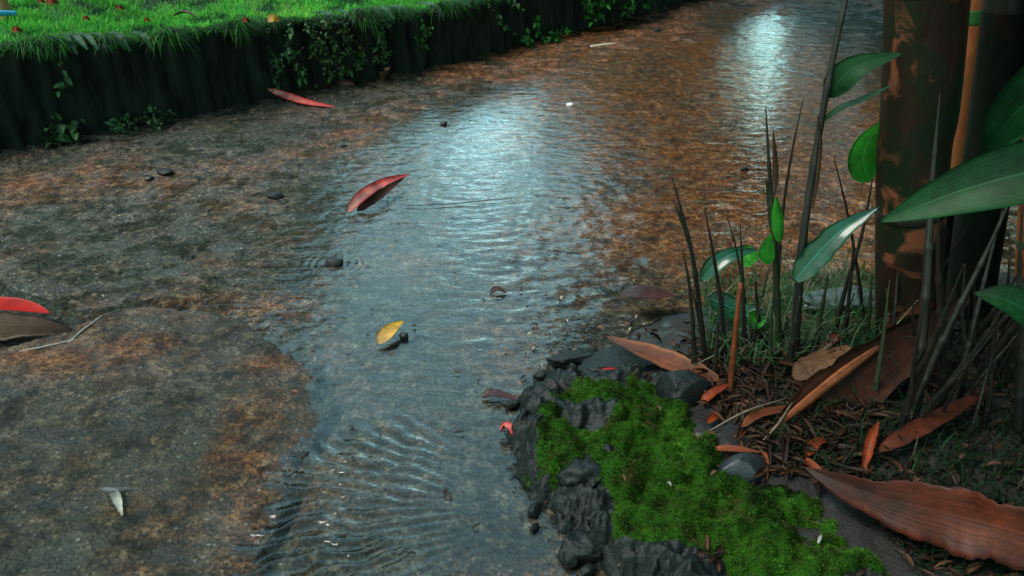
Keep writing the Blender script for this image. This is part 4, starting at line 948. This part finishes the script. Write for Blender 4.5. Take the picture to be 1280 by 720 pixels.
spots = [(-7.2,7.5,1.35),(-4.9,8.2,1.45),(-3.6,9.4,1.0),(-2.9,13,.90),(.75,13,.60),(1.7,10.2,.70),(6.4,10.0,1.45),(7.6,7.0,1.5),(-9.5,5.5,1.4),(9.5,5.5,1.3),(5.7,14,.70),(2.1,15.4,1.05),(-5.5,13,1.3),(8,13,1.5)]
for i, (tx, ty, s) in enumerate(spots):
    if proto is None:
        root = empty('tree', (tx,ty,0)); co = mesh_np('crown', V+np.array([0,0,2.7]), Fc, crown_m, root, False, None, cc)
        Vt, Ft, uvt = tube_np([Vector((0,0,-.05)), Vector((.05,.03,1.0)), Vector((-.04,0,2.0)), Vector((.05,.0,3.4))], [.20,.15,.12,.04], 20, 12); tr_ = mesh_np('trunk', Vt, Ft, bark_m, root, True, uvt)
        proto = (root, co, tr_)
    else:
        root = proto[0].copy(); COL.objects.link(root)
        for c in proto[1:]:
            q = c.copy(); COL.objects.link(q); q.parent = root
    root.location = (tx,ty,0); root.scale = (s*1.0,s,s); root.rotation_euler = (0,0,i*1.3)
    tag(root, 'leafy green tree standing beyond the far end of the path', 'tree', 'trees beyond the path')
# unseen foliage: one crown shades the bank, the others are added light blockers
V, Fc, cc = crown_mesh('b', 20000, 1.05, 1.15, .5, .075, 9, [(.015,.05,.015),(.02,.07,.02)])
bf = mesh_np('unseen_bamboo_foliage', V+np.array([1.15,1.2,2.0]), Fc, crown_m, None, False, None, cc); tag(bf, 'dense bamboo foliage hanging over the bank above the picture', 'foliage', kind='stuff')
V, Fc, cc = crown_mesh('b', 20000, 1.15, 1.2, .72, .08, 29, [(.015,.05,.015),(.02,.07,.02)])  # added to keep the bright forward sky off the bank
bf = mesh_np('unseen_bamboo_foliage', V+np.array([2.0,2.9,1.85]), Fc, crown_m, None, False, None, cc); tag(bf, 'unseen bamboo foliage added behind the culms to block the forward sky', 'foliage', kind='stuff')
V, Fc, cc = crown_mesh('b', 14000, 1.25, .9, .85, .09, 39, [(.015,.05,.015),(.02,.07,.02)])  # added to stop sky reflecting in the right of the stream
bf = mesh_np('unseen_bamboo_foliage', V+np.array([1.35,4.6,2.2]), Fc, crown_m, None, False, None, cc); tag(bf, 'unseen bamboo foliage added over the far path to keep sky out of the water', 'foliage', kind='stuff')
V, Fc, cc = crown_mesh('b', 12000, 1.45, .8, 1.25, .12, 49, [(.015,.05,.015),(.02,.07,.02)])  # added to cut the right-hand sky reflection short
bf = mesh_np('unseen_tree_foliage', V+np.array([2.75,9,2.65]), Fc, crown_m, None, False, None, cc); tag(bf, 'unseen tree foliage added far down the path to shorten a sky reflection', 'foliage', kind='stuff')
V, Fc, cc = crown_mesh('b', 16000, .45, 1.4, .9, .075, 19, [(.015,.05,.015),(.02,.07,.02)])  # added beside the frame to darken the right of the bank
bf = mesh_np('unseen_bamboo_foliage', V+np.array([2.7,1.0,.95]), Fc, crown_m, None, False, None, cc); tag(bf, 'unseen low bamboo foliage added at the right to darken the bank', 'foliage', kind='stuff')

# ------------------------------------------------------------ light, camera
w = bpy.data.worlds.new('World'); SC.world = w; w.use_nodes = True
nt = w.node_tree; bg = nt.nodes['Background']; sky = nt.nodes.new('ShaderNodeTexSky'); sky.sky_type = 'NISHITA'; sky.sun_disc = False
EL, AZ = R(58), R(-105)      # azimuth measured from +y towards +x
sky.sun_elevation = EL; sky.sun_rotation = AZ; sky.air_density = 1.0; sky.dust_density = .8; sky.ozone_density = 1.2
gtc = nt.nodes.new('ShaderNodeTexCoord').outputs['Generated']
def wm(op, a, b=0.0):
    nd = nt.nodes.new('ShaderNodeMath'); nd.operation = op
    for i_, v_ in enumerate((a, b)):
        if isinstance(v_, bpy.types.NodeSocket): nt.links.new(v_, nd.inputs[i_])
        else: nd.inputs[i_].default_value = v_
    return nd.outputs[0]
nz_ = nt.nodes.new('ShaderNodeVectorMath'); nz_.operation = 'NORMALIZE'; nt.links.new(gtc, nz_.inputs[0])
dt = nt.nodes.new('ShaderNodeVectorMath'); dt.operation = 'DOT_PRODUCT'; nt.links.new(nz_.outputs[0], dt.inputs[0]); dt.inputs[1].default_value = Vector((-.03, math.cos(R(38)), math.sin(R(38)))).normalized()
cn = nt.nodes.new('ShaderNodeTexNoise'); cn.inputs['Scale'].default_value = 4.5; cn.inputs['Detail'].default_value = 5; nt.links.new(nz_.outputs[0], cn.inputs['Vector'])
cb = nt.nodes.new('ShaderNodeMapRange'); cb.interpolation_type = 'SMOOTHSTEP'; cb.inputs[1].default_value = .72; cb.inputs[2].default_value = 1.0; cb.inputs[3].default_value = .55; cb.inputs[4].default_value = 2.0
nt.links.new(wm('ADD', dt.outputs['Value'], wm('MULTIPLY', wm('SUBTRACT', cn.outputs[0], .5), .35)), cb.inputs[0])
tn = nt.nodes.new('ShaderNodeMix'); tn.data_type = 'RGBA'; tn.blend_type = 'MULTIPLY'; tn.inputs[0].default_value = 1; tn.inputs[7].default_value = (.80,1.0,.68,1)
nt.links.new(sky.outputs[0], tn.inputs[6]); nt.links.new(tn.outputs[2], bg.inputs[0]); 
acc = wm('MULTIPLY', cb.outputs[0], .13)
for az_, el_, lo_, amt in ((-2.3, 17.4, .9984, .42), (16.6, 12.6, .9990, .40)):     # two bright sky lobes added to whiten the glints on the water
    dd_ = nt.nodes.new('ShaderNodeVectorMath'); dd_.operation = 'DOT_PRODUCT'; nt.links.new(nz_.outputs[0], dd_.inputs[0]); dd_.inputs[1].default_value = (math.sin(R(az_))*math.cos(R(el_)), math.cos(R(az_))*math.cos(R(el_)), math.sin(R(el_)))
    mr_ = nt.nodes.new('ShaderNodeMapRange'); mr_.interpolation_type = 'SMOOTHSTEP'; mr_.inputs[1].default_value = lo_; mr_.inputs[2].default_value = 1.0; mr_.inputs[3].default_value = 0; mr_.inputs[4].default_value = amt
    nt.links.new(dd_.outputs['Value'], mr_.inputs[0]); acc = wm('ADD', acc, mr_.outputs[0])
nt.links.new(acc, bg.inputs[1]); bg.inputs[1].default_value = .12
sl_ = bpy.data.lights.new('sun', 'SUN'); sl_.energy = .8; sl_.angle = R(25); sl_.color = (1,.95,.88)
so = bpy.data.objects.new('sun', sl_); COL.objects.link(so)
d_ = Vector((math.sin(AZ)*math.cos(EL), math.cos(AZ)*math.cos(EL), math.sin(EL)))
so.rotation_euler = (d_).to_track_quat('Z','Y').to_euler(); so.location = (0,0,5)
cam = bpy.data.cameras.new('camera'); co = bpy.data.objects.new('camera', cam); COL.objects.link(co)
co.location = (0,0,CAMH); co.rotation_euler = (R(60),0,0); cam.sensor_width = 36; cam.lens = 36*F/1280; cam.clip_start = .02; cam.clip_end = 300
SC.camera = co
SC.view_settings.view_transform = 'Standard'; SC.view_settings.look = 'None'; SC.view_settings.gamma = 1; SC.view_settings.exposure = 2.2
SC.render.resolution_x = 1024; SC.render.resolution_y = 576
SC.cycles.use_denoising = True; SC.cycles.denoising_prefilter = 'ACCURATE'; SC.cycles.sample_clamp_indirect = 4.0; SC.cycles.max_bounces = 6; SC.cycles.transparent_max_bounces = 12
